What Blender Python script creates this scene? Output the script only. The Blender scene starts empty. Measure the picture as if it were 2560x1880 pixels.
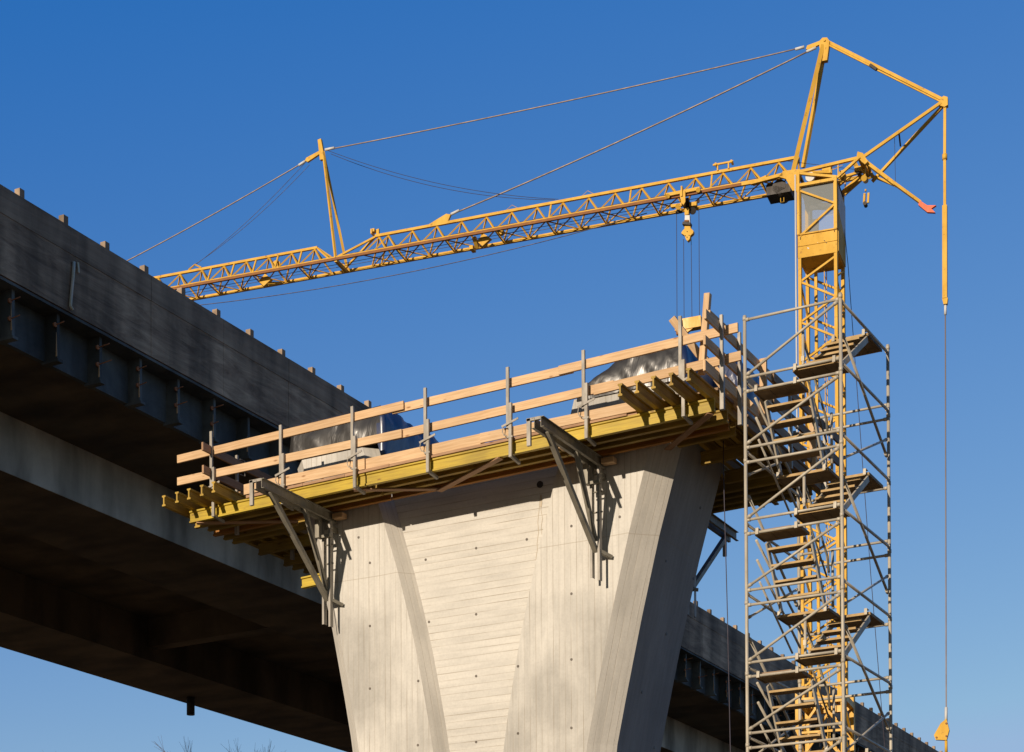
import bpy, bmesh, math, random
import numpy as np
from mathutils import Vector, Matrix, noise
random.seed(7)
S = bpy.context.scene
COL = S.collection
V = Vector
rad = math.radians

# ------------------------------------------------------------------ camera
F = 4681.0; W_, H_ = 2560.0, 1880.0            # focal length in photo pixels (shift lens, verticals corrected)
EPS = rad(.82); ROLL = rad(.3); CY = 2792.0 - F*math.tan(EPS)
CAM = V((0, 0, 1.6))
th = math.atan2(.4789, .8778)
fw = V((-math.sin(th), math.cos(th), 0)); rt = V((math.cos(th), math.sin(th), 0)); up = V((0, 0, 1))
f2 = fw*math.cos(EPS)+up*math.sin(EPS); u0 = up*math.cos(EPS)-fw*math.sin(EPS)
r2 = rt*math.cos(ROLL)-u0*math.sin(ROLL); u2 = u0*math.cos(ROLL)+rt*math.sin(ROLL)
cd = bpy.data.cameras.new('camera'); cam = bpy.data.objects.new('camera', cd); COL.objects.link(cam)
cam.matrix_world = Matrix(((r2.x, u2.x, -f2.x, CAM.x), (r2.y, u2.y, -f2.y, CAM.y), (r2.z, u2.z, -f2.z, CAM.z), (0, 0, 0, 1)))
cd.sensor_width = 36; cd.sensor_fit = 'HORIZONTAL'; cd.lens = F/W_*36
cd.shift_y = (CY-H_/2)/W_; cd.clip_start = .1; cd.clip_end = 3000
S.camera = cam

# ------------------------------------------------------------------ sky, sun, exposure
SUN_EL = rad(16.6); SUN_AZ = rad(7.0)            # light travels towards +Y and slightly +X
sdir = V((math.sin(SUN_AZ)*math.cos(SUN_EL), math.cos(SUN_AZ)*math.cos(SUN_EL), -math.sin(SUN_EL)))
world = bpy.data.worlds.new('World'); S.world = world; world.use_nodes = True
wt = world.node_tree; bg = wt.nodes['Background']
sky = wt.nodes.new('ShaderNodeTexSky'); sky.sky_type = 'NISHITA'; sky.sun_disc = False
sky.sun_elevation = SUN_EL
sky.sun_rotation = math.pi + SUN_AZ              # sun stands towards -Y, slightly -X
sky.altitude = 600; sky.air_density = 1.25; sky.dust_density = 0.15; sky.ozone_density = 3.5
# deepen the clear winter blue channel by channel
def wmath(op, a, v):
    n_ = wt.nodes.new('ShaderNodeMath'); n_.operation = op; wt.links.new(a, n_.inputs[0]); n_.inputs[1].default_value = v; return n_.outputs[0]
sp = wt.nodes.new('ShaderNodeSeparateColor'); cm_ = wt.nodes.new('ShaderNodeCombineColor'); wt.links.new(sky.outputs[0], sp.inputs[0])
SKS = .13
# the sky deepens further towards the zenith
tcw = wt.nodes.new('ShaderNodeTexCoord'); sz_ = wt.nodes.new('ShaderNodeSeparateXYZ'); wt.links.new(tcw.outputs['Generated'], sz_.inputs[0])
mr_ = wt.nodes.new('ShaderNodeMapRange'); mr_.interpolation_type = 'SMOOTHSTEP'; wt.links.new(sz_.outputs[2], mr_.inputs[0])
for k_, v_ in ((1, .5), (2, .95), (3, 1.0), (4, .4)): mr_.inputs[k_].default_value = v_
zf = mr_.outputs[0]
# sky on the sun side dimmed and less blue, to cut shade fill
sunside = []
for v_ in (.75, .58, .38):
    m2_ = wt.nodes.new('ShaderNodeMapRange'); wt.links.new(sz_.outputs[1], m2_.inputs[0])
    for k_, w_ in ((1, -.45), (2, .05), (3, v_), (4, 1.0)): m2_.inputs[k_].default_value = w_
    sunside.append(m2_.outputs[0])
for i_, (gm_, k_, o_, cap_) in enumerate(((1, 1.1, -.093, .31), (1, .84, -.022, .47), (.462, .743, 0, .70))):
    q_ = wmath('MULTIPLY', sp.outputs[i_], SKS); q_ = wmath('POWER', q_, gm_); q_ = wmath('MULTIPLY', q_, k_); q_ = wmath('ADD', q_, o_); q_ = wmath('MAXIMUM', q_, .008); q_ = wmath('MINIMUM', q_, cap_); q_ = wmath('MULTIPLY', q_, 1.0); wt.links.new(zf, q_.node.inputs[1]); q_ = wmath('MULTIPLY', q_, 1/SKS)
    q_ = wmath('MULTIPLY', q_, 1.0); wt.links.new(sunside[i_], q_.node.inputs[1])
    wt.links.new(q_, cm_.inputs[i_])
wt.links.new(cm_.outputs[0], bg.inputs[0]); bg.inputs[1].default_value = SKS
sl = bpy.data.lights.new('sun', 'SUN'); sun = bpy.data.objects.new('sun', sl); COL.objects.link(sun)
sl.energy = 4.6; sl.angle = rad(.5); sl.color = (1, .84, .66)
sun.rotation_euler = sdir.to_track_quat('-Z', 'Y').to_euler(); sun.location = (0, -20, 60)
S.view_settings.view_transform = 'Standard'; S.view_settings.look = 'None'
S.view_settings.exposure = 0; S.view_settings.gamma = 1; S.view_settings.use_curve_mapping = False
S.render.engine = 'CYCLES'

# ------------------------------------------------------------------ helpers
def mesh_obj(name, verts, faces, mats, fm=None, uvs=None, parent=None, org=V((0, 0, 0)), smooth=None):
    me = bpy.data.meshes.new(name)
    me.from_pydata([tuple(V(v)-org) for v in verts], [], faces)
    for m in mats: me.materials.append(m)
    if fm: me.polygons.foreach_set('material_index', fm)
    if uvs:
        l = me.uv_layers.new(name='UVMap')
        flat = []
        for f in uvs:
            for c in f: flat += [c[0], c[1]]
        l.data.foreach_set('uv', flat)
    if smooth: me.polygons.foreach_set('use_smooth', smooth)
    me.update()
    o = bpy.data.objects.new(name, me); COL.objects.link(o)
    if parent is not None: o.parent = parent
    return o

class MB:
    """collects bars, tubes and prisms; build() links them as one mesh"""
    def __init__(s): s.v = []; s.f = []; s.u = []; s.m = []; s.s = []
    def face(s, idx, uv, m=0, sm=False): s.f.append(idx); s.u.append(uv); s.m.append(m); s.s.append(sm)
    def bar(s, p0, p1, w, h, upv=(0, 0, 1), m=0, off=None):
        p0 = V(p0); p1 = V(p1); a = (p1-p0); L = a.length; a = a.normalized()
        u = V(upv); b = a.cross(u)
        if b.length < 1e-4: b = a.cross(V((0, 1, 0)))
        b.normalize(); c = b.cross(a).normalized()
        ou = off if off is not None else random.random()*40
        n = len(s.v)
        for q in (p0, p1):
            for x, y in ((-1, -1), (1, -1), (1, 1), (-1, 1)): s.v.append(q+b*(x*w/2)+c*(y*h/2))
        for i in range(4):
            j = (i+1) % 4; d = w if i % 2 == 0 else h
            s.face((n+i, n+i+4, n+j+4, n+j), ((ou, i*.3), (ou+L, i*.3), (ou+L, i*.3+d), (ou, i*.3+d)), m)
        s.face((n, n+1, n+2, n+3), ((ou, 0), (ou, w), (ou+.02, w), (ou+.02, 0)), m)
        s.face((n+7, n+6, n+5, n+4), ((ou, 0), (ou, w), (ou+.02, w), (ou+.02, 0)), m)
        return s
    def tube(s, p0, p1, r, n=8, m=0, caps=True, r1=None):
        return s.poly([p0, p1], r, n, m, caps, r1)
    def poly(s, pts, r, n=8, m=0, caps=True, r1=None):
        pts = [V(p) for p in pts]; base = len(s.v); K = len(pts); L = 0
        prev = None
        for k, p in enumerate(pts):
            a = (pts[min(k+1, K-1)]-pts[max(k-1, 0)]).normalized()
            if prev is None:
                b = a.cross(V((0, 0, 1)))
                if b.length < .01: b = a.cross(V((1, 0, 0)))
            else: b = prev-a*prev.dot(a)
            b.normalize(); prev = b; c = a.cross(b)
            rr = r if r1 is None else r+(r1-r)*k/(K-1)
            for i in range(n):
                t = 2*math.pi*i/n; s.v.append(p+b*(rr*math.cos(t))+c*(rr*math.sin(t)))
            if k < K-1: pass
        for k in range(K-1):
            l = (pts[k+1]-pts[k]).length
            for i in range(n):
                j = (i+1) % n; q = base+k*n
                s.face((q+j, q+i, q+n+i, q+n+j), ((L, (i+1)/n), (L, i/n), (L+l, i/n), (L+l, (i+1)/n)), m, n > 5)
            L += l
        if caps:
            s.face(tuple(base+i for i in range(n)), tuple((0, i/n) for i in range(n)), m)
            q = base+(K-1)*n
            s.face(tuple(q+i for i in reversed(range(n))), tuple((0, i/n) for i in range(n)), m)
        return s
    def prism(s, pts, vec, m=0, ms=None):
        pts = [V(p) for p in pts]; vec = V(vec); n = len(s.v); K = len(pts)
        s.v += pts; s.v += [p+vec for p in pts]
        s.face(tuple(range(n, n+K)), tuple((p.x+p.y, p.z) for p in pts), m)
        s.face(tuple(n+K+i for i in reversed(range(K))), tuple((pts[i].x+pts[i].y, pts[i].z) for i in reversed(range(K))), m)
        L = 0; vl = vec.length
        for i in range(K):
            j = (i+1) % K; l = (pts[j]-pts[i]).length
            s.face((n+j, n+i, n+K+i, n+K+j), ((L+l, 0), (L, 0), (L, vl), (L+l, vl)), m if ms is None else ms)
            L += l
        return s
    def box(s, x0, x1, y0, y1, z0, z1, m=0):
        return s.bar(((x0+x1)/2, (y0+y1)/2, z0), ((x0+x1)/2, (y0+y1)/2, z1), abs(x1-x0), abs(y1-y0), (0, 1, 0), m) if False else \
            s.prism([(x0, y0, z0), (x0, y1, z0), (x1, y1, z0), (x1, y0, z0)], (0, 0, z1-z0), m)
    def ibeam(s, p0, p1, h=.2, bf=.08, tf=.036, tw=.028, m=0):
        """solid I section along p0->p1 (centre line)"""
        p0 = V(p0); p1 = V(p1); a = (p1-p0).normalized(); b = a.cross(up).normalized(); c = b.cross(a)
        H = h/2; B = bf/2; T = tw/2; ch = .012
        pr = [(-B, -H), (B, -H), (B, -H+tf-ch), (T, -H+tf), (T, H-tf), (B, H-tf+ch), (B, H), (-B, H), (-B, H-tf+ch), (-T, H-tf), (-T, -H+tf), (-B, -H+tf-ch)]
        s.prism_uv([p0+b*x+c*y for x, y in pr], p1-p0, m)
        return s
    def channel(s, p0, p1, h, bf, t, side, m=0, upv=(0, 0, 1)):
        """U section: web on the far side of the open side"""
        p0 = V(p0); p1 = V(p1); a = (p1-p0).normalized(); b = a.cross(V(upv)).normalized(); c = b.cross(a)
        b = b*side; H = h/2
        pr = [(0, -H), (bf, -H), (bf, -H+t), (t, -H+t), (t, H-t), (bf, H-t), (bf, H), (0, H)]
        q = [p0+b*x+c*y for x, y in pr]
        if side < 0: q.reverse()
        s.prism_uv(q, p1-p0, m)
        return s
    def prism_uv(s, pts, vec, m=0):
        pts = [V(p) for p in pts]; vec = V(vec); n = len(s.v); K = len(pts); ou = random.random()*40
        s.v += pts; s.v += [p+vec for p in pts]; vl = vec.length
        s.face(tuple(range(n, n+K)), tuple((ou, i*.02) for i in range(K)), m)
        s.face(tuple(n+K+i for i in reversed(range(K))), tuple((ou, i*.02) for i in range(K)), m)
        L = 0
        for i in range(K):
            j = (i+1) % K; l = (pts[j]-pts[i]).length
            s.face((n+j, n+i, n+K+i, n+K+j), ((ou, L+l), (ou, L), (ou+vl, L), (ou+vl, L+l)), m)
            L += l
    def build(s, name, mats, parent=None, org=V((0, 0, 0)), bev=0):
        if not isinstance(mats, (list, tuple)): mats = [mats]
        if parent is not None: org = parent['org_v'] if 'org_v' in parent else parent.location
        o = mesh_obj(name, s.v, s.f, mats, s.m, s.u, parent, V(org), s.s)
        bm = bmesh.new(); bm.from_mesh(o.data); bmesh.ops.recalc_face_normals(bm, faces=bm.faces[:]); bm.to_mesh(o.data); bm.free()
        if parent is None: o.location = org
        if bev:
            b = o.modifiers.new('bevel', 'BEVEL'); b.width = bev; b.segments = 2; b.limit_method = 'ANGLE'
        return o

def tag(o, label, cat, group=None, kind=None):
    if label: o['label'] = label
    if cat: o['category'] = cat
    if group: o['group'] = group
    if kind: o['kind'] = kind
    return o
def thing(name, label, cat, loc, group=None):
    o = bpy.data.objects.new(name, None); COL.objects.link(o); o.location = loc; o.empty_display_size = .3
    return tag(o, label, cat, group)
def sub(o, mb, name, mats):
    """sub-part under part o (which carries world-baked mesh relative to its thing)"""
    c = mb.build(name, mats, None, V((0, 0, 0)))
    base = o.parent.location if o.parent else V((0, 0, 0))
    for v in c.data.vertices: v.co -= base
    c.parent = o
    return c

# ------------------------------------------------------------------ materials
def mat(name):
    m = bpy.data.materials.new(name); m.use_nodes = True
    return m, m.node_tree.nodes, m.node_tree.links, m.node_tree.nodes['Principled BSDF']
def N(nd, t, **k):
    n = nd.new(t)
    for a, b in k.items(): setattr(n, a, b)
    return n
def ramp(nd, pts):
    r = nd.new('ShaderNodeValToRGB'); e = r.color_ramp.elements
    while len(e) < len(pts): e.new(.5)
    for i, (p, c) in enumerate(pts):
        e[i].position = p; e[i].color = (*c, 1) if len(c) == 3 else c
    return r
def g(v): return (v, v, v)

def wood(name, c1, c2, knots=True, rough=.75, tint=.25):
    m, nd, lk, b = mat(name)
    uv = N(nd, 'ShaderNodeUVMap'); mp = N(nd, 'ShaderNodeMapping'); mp.inputs['Scale'].default_value = (1.2, 26, 1)
    lk.new(uv.outputs[0], mp.inputs[0])
    n1 = N(nd, 'ShaderNodeTexNoise'); n1.inputs['Scale'].default_value = 1.6; n1.inputs['Detail'].default_value = 6; n1.inputs['Distortion'].default_value = .6
    lk.new(mp.outputs[0], n1.inputs[0])
    r = ramp(nd, [(.3, c1), (.62, c2)]); lk.new(n1.outputs[0], r.inputs[0])
    # boards differ in tone, blotches and stains
    n2 = N(nd, 'ShaderNodeTexNoise'); n2.inputs['Scale'].default_value = .9; n2.inputs['Detail'].default_value = 3
    lk.new(uv.outputs[0], n2.inputs[0])
    r2_ = ramp(nd, [(.35, g(1-tint)), (.65, g(1))]); lk.new(n2.outputs[0], r2_.inputs[0])
    mx = N(nd, 'ShaderNodeMixRGB', blend_type='MULTIPLY'); mx.inputs[0].default_value = 1
    lk.new(r.outputs[0], mx.inputs[1]); lk.new(r2_.outputs[0], mx.inputs[2]); out = mx.outputs[0]
    if knots:
        mp2 = N(nd, 'ShaderNodeMapping'); mp2.inputs['Scale'].default_value = (2.2, 6, 1); lk.new(uv.outputs[0], mp2.inputs[0])
        vo = N(nd, 'ShaderNodeTexVoronoi'); vo.inputs['Scale'].default_value = 1.0; lk.new(mp2.outputs[0], vo.inputs[0])
        r3 = ramp(nd, [(.05, (.42, .25, .12)), (.13, g(1))]); lk.new(vo.outputs[0], r3.inputs[0])
        m2 = N(nd, 'ShaderNodeMixRGB', blend_type='MULTIPLY'); m2.inputs[0].default_value = .8
        lk.new(out, m2.inputs[1]); lk.new(r3.outputs[0], m2.inputs[2]); out = m2.outputs[0]
    oi = N(nd, 'ShaderNodeObjectInfo'); r4 = ramp(nd, [(0, (.80, .76, .70)), (.5, (1, .97, .93)), (1, (1.0, 1.0, 1.0))]); lk.new(oi.outputs['Random'], r4.inputs[0])
    m3 = N(nd, 'ShaderNodeMixRGB', blend_type='MULTIPLY'); m3.inputs[0].default_value = 1; lk.new(out, m3.inputs[1]); lk.new(r4.outputs[0], m3.inputs[2]); out = m3.outputs[0]
    lk.new(out, b.inputs['Base Color']); b.inputs['Roughness'].default_value = rough
    bp = N(nd, 'ShaderNodeBump'); bp.inputs['Strength'].default_value = .25; bp.inputs['Distance'].default_value = .004
    lk.new(n1.outputs[0], bp.inputs['Height']); lk.new(bp.outputs[0], b.inputs['Normal'])
    return m

def paint(name, col, dirt, amt=.5, rough=.45, metal=0, scale=3, streak=True):
    m, nd, lk, b = mat(name)
    tc = N(nd, 'ShaderNodeTexCoord'); mp = N(nd, 'ShaderNodeMapping')
    if streak: mp.inputs['Scale'].default_value = (1, 1, .35)
    lk.new(tc.outputs['Object'], mp.inputs[0])
    n1 = N(nd, 'ShaderNodeTexNoise'); n1.inputs['Scale'].default_value = scale; n1.inputs['Detail'].default_value = 8; n1.inputs['Roughness'].default_value = .65
    lk.new(mp.outputs[0], n1.inputs[0])
    r = ramp(nd, [(.42, g(0)), (.72, g(amt))]); lk.new(n1.outputs[0], r.inputs[0])
    mx = N(nd, 'ShaderNodeMixRGB'); mx.inputs[1].default_value = (*col, 1); mx.inputs[2].default_value = (*dirt, 1)
    lk.new(r.outputs[0], mx.inputs[0])
    lk.new(mx.outputs[0], b.inputs['Base Color']); b.inputs['Metallic'].default_value = metal
    r2_ = ramp(nd, [(.3, g(rough)), (.8, g(min(1, rough+.3)))]); lk.new(n1.outputs[0], r2_.inputs[0]); lk.new(r2_.outputs[0], b.inputs['Roughness'])
    return m

def board_concrete(name, base, line_gap, line_str, blot=.25, joint=None, dirt=(.32, .27, .2), warp=.006, blot_scale=.35):
    """board-marked concrete: UV.x counts metres across the boards"""
    m, nd, lk, b = mat(name)
    uv = N(nd, 'ShaderNodeUVMap'); sx = N(nd, 'ShaderNodeSeparateXYZ'); lk.new(uv.outputs[0], sx.inputs[0])
    tc = N(nd, 'ShaderNodeTexCoord')
    wn = N(nd, 'ShaderNodeTexNoise'); wn.inputs['Scale'].default_value = .8; lk.new(uv.outputs[0], wn.inputs[0])
    def M(op, a, c=None, clamp=False):
        x = N(nd, 'ShaderNodeMath', operation=op, use_clamp=clamp)
        for i, q in enumerate((a, c)):
            if q is None: continue
            if isinstance(q, (int, float)): x.inputs[i].default_value = q
            else: lk.new(q, x.inputs[i])
        return x.outputs[0]
    u = M('ADD', sx.outputs[0], M('MULTIPLY', wn.outputs[0], warp))
    cell = M('DIVIDE', u, line_gap)
    fr = M('FRACT', cell); fl = M('FLOOR', cell)
    dist = M('ABSOLUTE', M('SUBTRACT', fr, .5))          # .5 at the line
    line = M('MULTIPLY', M('SUBTRACT', dist, .43), 15, True)
    wnz = N(nd, 'ShaderNodeTexWhiteNoise', noise_dimensions='1D'); lk.new(fl, wnz.inputs['W'])
    # lines come and go along the board
    mpl = N(nd, 'ShaderNodeMapping'); mpl.inputs['Scale'].default_value = (9, .9, 1); lk.new(uv.outputs[0], mpl.inputs[0])
    ln = N(nd, 'ShaderNodeTexNoise'); ln.inputs['Scale'].default_value = 1; ln.inputs['Detail'].default_value = 5; lk.new(mpl.outputs[0], ln.inputs[0])
    lr = ramp(nd, [(.36, g(.06)), (.64, g(1))]); lk.new(ln.outputs[0], lr.inputs[0])
    line2 = M('MULTIPLY', M('MULTIPLY', line, lr.outputs[0]), line_str)
    # per-board tone
    tone = M('ADD', M('MULTIPLY', wnz.outputs[0], .05), .95)
    # streaks along the boards
    mps = N(nd, 'ShaderNodeMapping'); mps.inputs['Scale'].default_value = (7, .7, 1); lk.new(uv.outputs[0], mps.inputs[0])
    st = N(nd, 'ShaderNodeTexNoise'); st.inputs['Scale'].default_value = 1.3; st.inputs['Detail'].default_value = 7; st.inputs['Roughness'].default_value = .6
    lk.new(mps.outputs[0], st.inputs[0]); sr = ramp(nd, [(.35, g(.86)), (.62, g(1))]); lk.new(st.outputs[0], sr.inputs[0])
    # big soft blotches
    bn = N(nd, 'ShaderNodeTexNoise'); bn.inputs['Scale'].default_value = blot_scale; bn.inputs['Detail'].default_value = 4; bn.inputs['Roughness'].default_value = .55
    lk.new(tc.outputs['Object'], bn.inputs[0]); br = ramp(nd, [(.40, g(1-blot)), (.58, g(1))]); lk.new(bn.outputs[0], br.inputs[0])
    fn = N(nd, 'ShaderNodeTexNoise'); fn.inputs['Scale'].default_value = 28; fn.inputs['Detail'].default_value = 6; lk.new(tc.outputs['Object'], fn.inputs[0])
    fr_ = ramp(nd, [(.3, g(.93)), (.6, g(1.0))]); lk.new(fn.outputs[0], fr_.inputs[0])
    # pin holes
    vo = N(nd, 'ShaderNodeTexVoronoi'); vo.inputs['Scale'].default_value = 7; lk.new(tc.outputs['Object'], vo.inputs[0])
    vr = ramp(nd, [(.02, g(.55)), (.05, g(1))]); lk.new(vo.outputs[0], vr.inputs[0])
    def mul(a, c, f=1.0):
        x = N(nd, 'ShaderNodeMixRGB', blend_type='MULTIPLY'); x.inputs[0].default_value = f
        for i, q in ((1, a), (2, c)):
            if isinstance(q, tuple): x.inputs[i].default_value = (*q, 1)
            else: lk.new(q, x.inputs[i])
        return x.outputs[0]
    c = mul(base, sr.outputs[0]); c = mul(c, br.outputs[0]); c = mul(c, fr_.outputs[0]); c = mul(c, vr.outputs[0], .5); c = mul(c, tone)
    mx = N(nd, 'ShaderNodeMixRGB'); lk.new(line2, mx.inputs[0]); lk.new(c, mx.inputs[1]); mx.inputs[2].default_value = (*dirt, 1)
    c = mx.outputs[0]; hgt = M('MULTIPLY', line2, -1)
    if joint:
        oz = N(nd, 'ShaderNodeSeparateXYZ'); lk.new(tc.outputs['Object'], oz.inputs[0])
        jd = M('ABSOLUTE', M('SUBTRACT', M('ADD', oz.outputs[2], M('MULTIPLY', wn.outputs[0], .05)), joint))
        jl = M('SUBTRACT', 1, M('DIVIDE', jd, .012), True)
        mj = N(nd, 'ShaderNodeMixRGB'); lk.new(M('MULTIPLY', jl, .55), mj.inputs[0]); lk.new(c, mj.inputs[1]); mj.inputs[2].default_value = (*dirt, 1)
        c = mj.outputs[0]
    lk.new(c, b.inputs['Base Color']); b.inputs['Roughness'].default_value = .9
    b.inputs['Specular IOR Level'].default_value = .2
    bp = N(nd, 'ShaderNodeBump'); bp.inputs['Strength'].default_value = .6; bp.inputs['Distance'].default_value = .006
    h2 = M('ADD', hgt, M('MULTIPLY', fn.outputs[0], .25)); h3 = M('ADD', h2, M('MULTIPLY', wnz.outputs[0], .4))
    lk.new(h3, bp.inputs['Height']); lk.new(bp.outputs[0], b.inputs['Normal'])
    return m

CON = (.67, .65, .60)
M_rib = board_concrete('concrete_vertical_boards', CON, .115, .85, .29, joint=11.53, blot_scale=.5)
M_web = board_concrete('concrete_horizontal_boards', CON, .128, .95, .09, blot_scale=.5)
M_cham = board_concrete('concrete_chamfer', (.64, .61, .55), .12, .6, .18, joint=11.53)
M_side = board_concrete('concrete_shaded_side', (.36, .345, .325), .25, .25, .2, joint=11.53)  # same concrete made darker: shade on the pier's sides put into the colour
M_hole = paint('tie_hole_dark', (.12, .1, .08), (.05, .04, .03))
M_yel = wood('yellow_formwork_paint', (.50, .345, .014), (.68, .51, .022), knots=True, rough=.55, tint=.35)
M_yel2 = wood('weathered_formwork_paint', (.38, .235, .028), (.54, .36, .045), knots=True, rough=.65, tint=.4)
M_ora = wood('orange_formwork', (.40, .16, .02), (.56, .26, .03), knots=True, rough=.65, tint=.3)  # more orange tone for the front beam nearest the pier
M_yel3 = wood('shaded_formwork_paint', (.32, .205, .03), (.46, .31, .045), knots=True, rough=.7, tint=.5)  # darker yellow for inner beams: shade under the deck put into the colour
M_wood = wood('fresh_pine', (.58, .37, .19), (.74, .52, .31), tint=.18)
M_wold = wood('weathered_plank', (.26, .16, .09), (.40, .27, .16), tint=.5)
M_wbr = wood('brown_plank', (.36, .2, .11), (.5, .31, .18), tint=.3)
M_galv = paint('galvanised_steel', (.50, .455, .37), (.27, .23, .17), .6, .5, .15, 6)
M_rail = paint('galvanised_post', (.36, .335, .295), (.2, .18, .15), .6, .5, .2, 8)
M_brk = paint('bracket_steel', (.27, .25, .20), (.12, .105, .08), .7, .5, .2, 5)
M_nose = paint('lit_tread_edge', (.46, .31, .13), (.25, .16, .07), .6, .6, 0, 6, False)  # lighter front edges of treads and landings: sunlight put into the colour
M_tread = paint('stair_tread', (.24, .16, .075), (.10, .07, .035), .7, .6, .1, 5, False)
M_crane = paint('crane_yellow', (.70, .405, .045), (.40, .21, .04), .45, .6, 0, 2.5)
def weather(m_, rust=(.20, .08, .03), amt=.75):
    nd, lk = m_.node_tree.nodes, m_.node_tree.links; b_ = nd['Principled BSDF']
    src = b_.inputs['Base Color'].links[0].from_socket
    tc_ = nd.new('ShaderNodeTexCoord'); n_ = nd.new('ShaderNodeTexNoise'); n_.inputs['Scale'].default_value = 5.5; n_.inputs['Detail'].default_value = 10; n_.inputs['Roughness'].default_value = .75
    lk.new(tc_.outputs['Object'], n_.inputs[0]); r_ = ramp(nd, [(.57, g(0)), (.66, g(amt))]); lk.new(n_.outputs[0], r_.inputs[0])
    x_ = nd.new('ShaderNodeMixRGB'); lk.new(r_.outputs[0], x_.inputs[0]); lk.new(src, x_.inputs[1]); x_.inputs[2].default_value = (*rust, 1); lk.new(x_.outputs[0], b_.inputs['Base Color'])
weather(M_crane)
M_cbase = paint('crane_base_yellow', (.70, .38, .02), (.4, .2, .02), .5, .4, 0, 2.5)
M_rust = paint('worn_chord', (.22, .085, .03), (.38, .18, .05), .7, .7, .0, 4)
M_dark = paint('dark_machinery', (.035, .03, .028), (.09, .07, .05), .5, .5, .3, 5)
M_cable = paint('steel_cable', (.33, .27, .24), (.16, .13, .12), .5, .5, .5, 5)
M_thin = paint('thin_cable', (.07, .06, .08), (.04, .04, .05), .5, .5, .3, 5)
M_orange = paint('orange_tip', (.8, .12, .03), (.5, .1, .04), .4)
M_rustrod = paint('rusty_rod', (.40, .16, .07), (.2, .08, .04), .6, .8)
M_white = paint('off_white_panel', (.62, .62, .62), (.4, .38, .35), .4, .5)
M_paper = paint('pale_strip', (.62, .58, .5), (.3, .34, .2), .8, .8, 0, 9)

def tarp_mat(name, c, rough):
    m, nd, lk, b = mat(name)
    tc = N(nd, 'ShaderNodeTexCoord'); n1 = N(nd, 'ShaderNodeTexNoise'); n1.inputs['Scale'].default_value = 2.2; n1.inputs['Detail'].default_value = 4
    mp = N(nd, 'ShaderNodeMapping'); mp.inputs['Scale'].default_value = (1, 1, .5); mp.inputs['Rotation'].default_value = (.3, .5, .2)
    lk.new(tc.outputs['Object'], mp.inputs[0]); lk.new(mp.outputs[0], n1.inputs[0]); n1.inputs['Distortion'].default_value = 1.2
    b.inputs['Base Color'].default_value = (*c, 1); b.inputs['Roughness'].default_value = rough
    b.inputs['Specular IOR Level'].default_value = .9
    bp = N(nd, 'ShaderNodeBump'); bp.inputs['Strength'].default_value = .5; bp.inputs['Distance'].default_value = .04
    lk.new(n1.outputs[0], bp.inputs['Height']); lk.new(bp.outputs[0], b.inputs['Normal'])
    return m
M_tarp = tarp_mat('black_film', (.036, .034, .033), .34)
M_tarpb = tarp_mat('blue_film', (.02, .035, .10), .35)

m, nd, lk, b = mat('cab_glass'); M_glass = m
b.inputs['Base Color'].default_value = (.55, .6, .62, 1); b.inputs['Roughness'].default_value = .12
b.inputs['Alpha'].default_value = .22; b.inputs['Specular IOR Level'].default_value = .7

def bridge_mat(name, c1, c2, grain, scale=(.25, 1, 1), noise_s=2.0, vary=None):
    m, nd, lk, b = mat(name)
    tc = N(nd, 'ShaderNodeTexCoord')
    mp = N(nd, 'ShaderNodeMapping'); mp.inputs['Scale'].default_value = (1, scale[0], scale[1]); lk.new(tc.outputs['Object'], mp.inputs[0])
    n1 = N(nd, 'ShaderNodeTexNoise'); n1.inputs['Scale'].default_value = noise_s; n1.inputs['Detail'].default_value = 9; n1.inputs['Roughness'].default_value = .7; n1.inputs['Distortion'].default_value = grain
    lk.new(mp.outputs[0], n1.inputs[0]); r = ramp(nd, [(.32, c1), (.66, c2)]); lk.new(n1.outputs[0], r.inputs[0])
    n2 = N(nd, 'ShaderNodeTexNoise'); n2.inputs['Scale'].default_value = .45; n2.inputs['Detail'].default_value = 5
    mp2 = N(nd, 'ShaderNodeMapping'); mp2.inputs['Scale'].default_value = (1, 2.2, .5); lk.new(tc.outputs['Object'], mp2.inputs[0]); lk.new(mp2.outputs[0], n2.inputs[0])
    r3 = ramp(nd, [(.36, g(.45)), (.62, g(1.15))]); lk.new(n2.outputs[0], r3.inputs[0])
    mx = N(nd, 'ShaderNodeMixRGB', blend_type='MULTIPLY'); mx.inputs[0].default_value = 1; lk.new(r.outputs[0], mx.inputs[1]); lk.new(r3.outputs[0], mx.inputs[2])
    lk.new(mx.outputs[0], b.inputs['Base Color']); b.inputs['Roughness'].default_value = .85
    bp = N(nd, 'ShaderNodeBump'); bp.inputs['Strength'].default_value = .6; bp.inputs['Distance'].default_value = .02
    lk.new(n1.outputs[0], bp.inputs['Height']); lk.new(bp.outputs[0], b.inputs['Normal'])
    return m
M_par = bridge_mat('weathered_plywood', (.20, .132, .085), (.56, .41, .275), 1.2, (.22, 1.4), 2.6)
M_par2 = bridge_mat('weathered_plywood_cap', (.22, .155, .105), (.46, .34, .235), .6, (.12, 1.5), 2.2)
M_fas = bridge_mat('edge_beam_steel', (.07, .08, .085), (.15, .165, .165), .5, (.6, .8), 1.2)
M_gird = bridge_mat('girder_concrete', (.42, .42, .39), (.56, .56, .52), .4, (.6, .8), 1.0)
M_soff = bridge_mat('soffit_concrete', (.10, .075, .045), (.15, .11, .07), .4, (.6, .8), .8)

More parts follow.
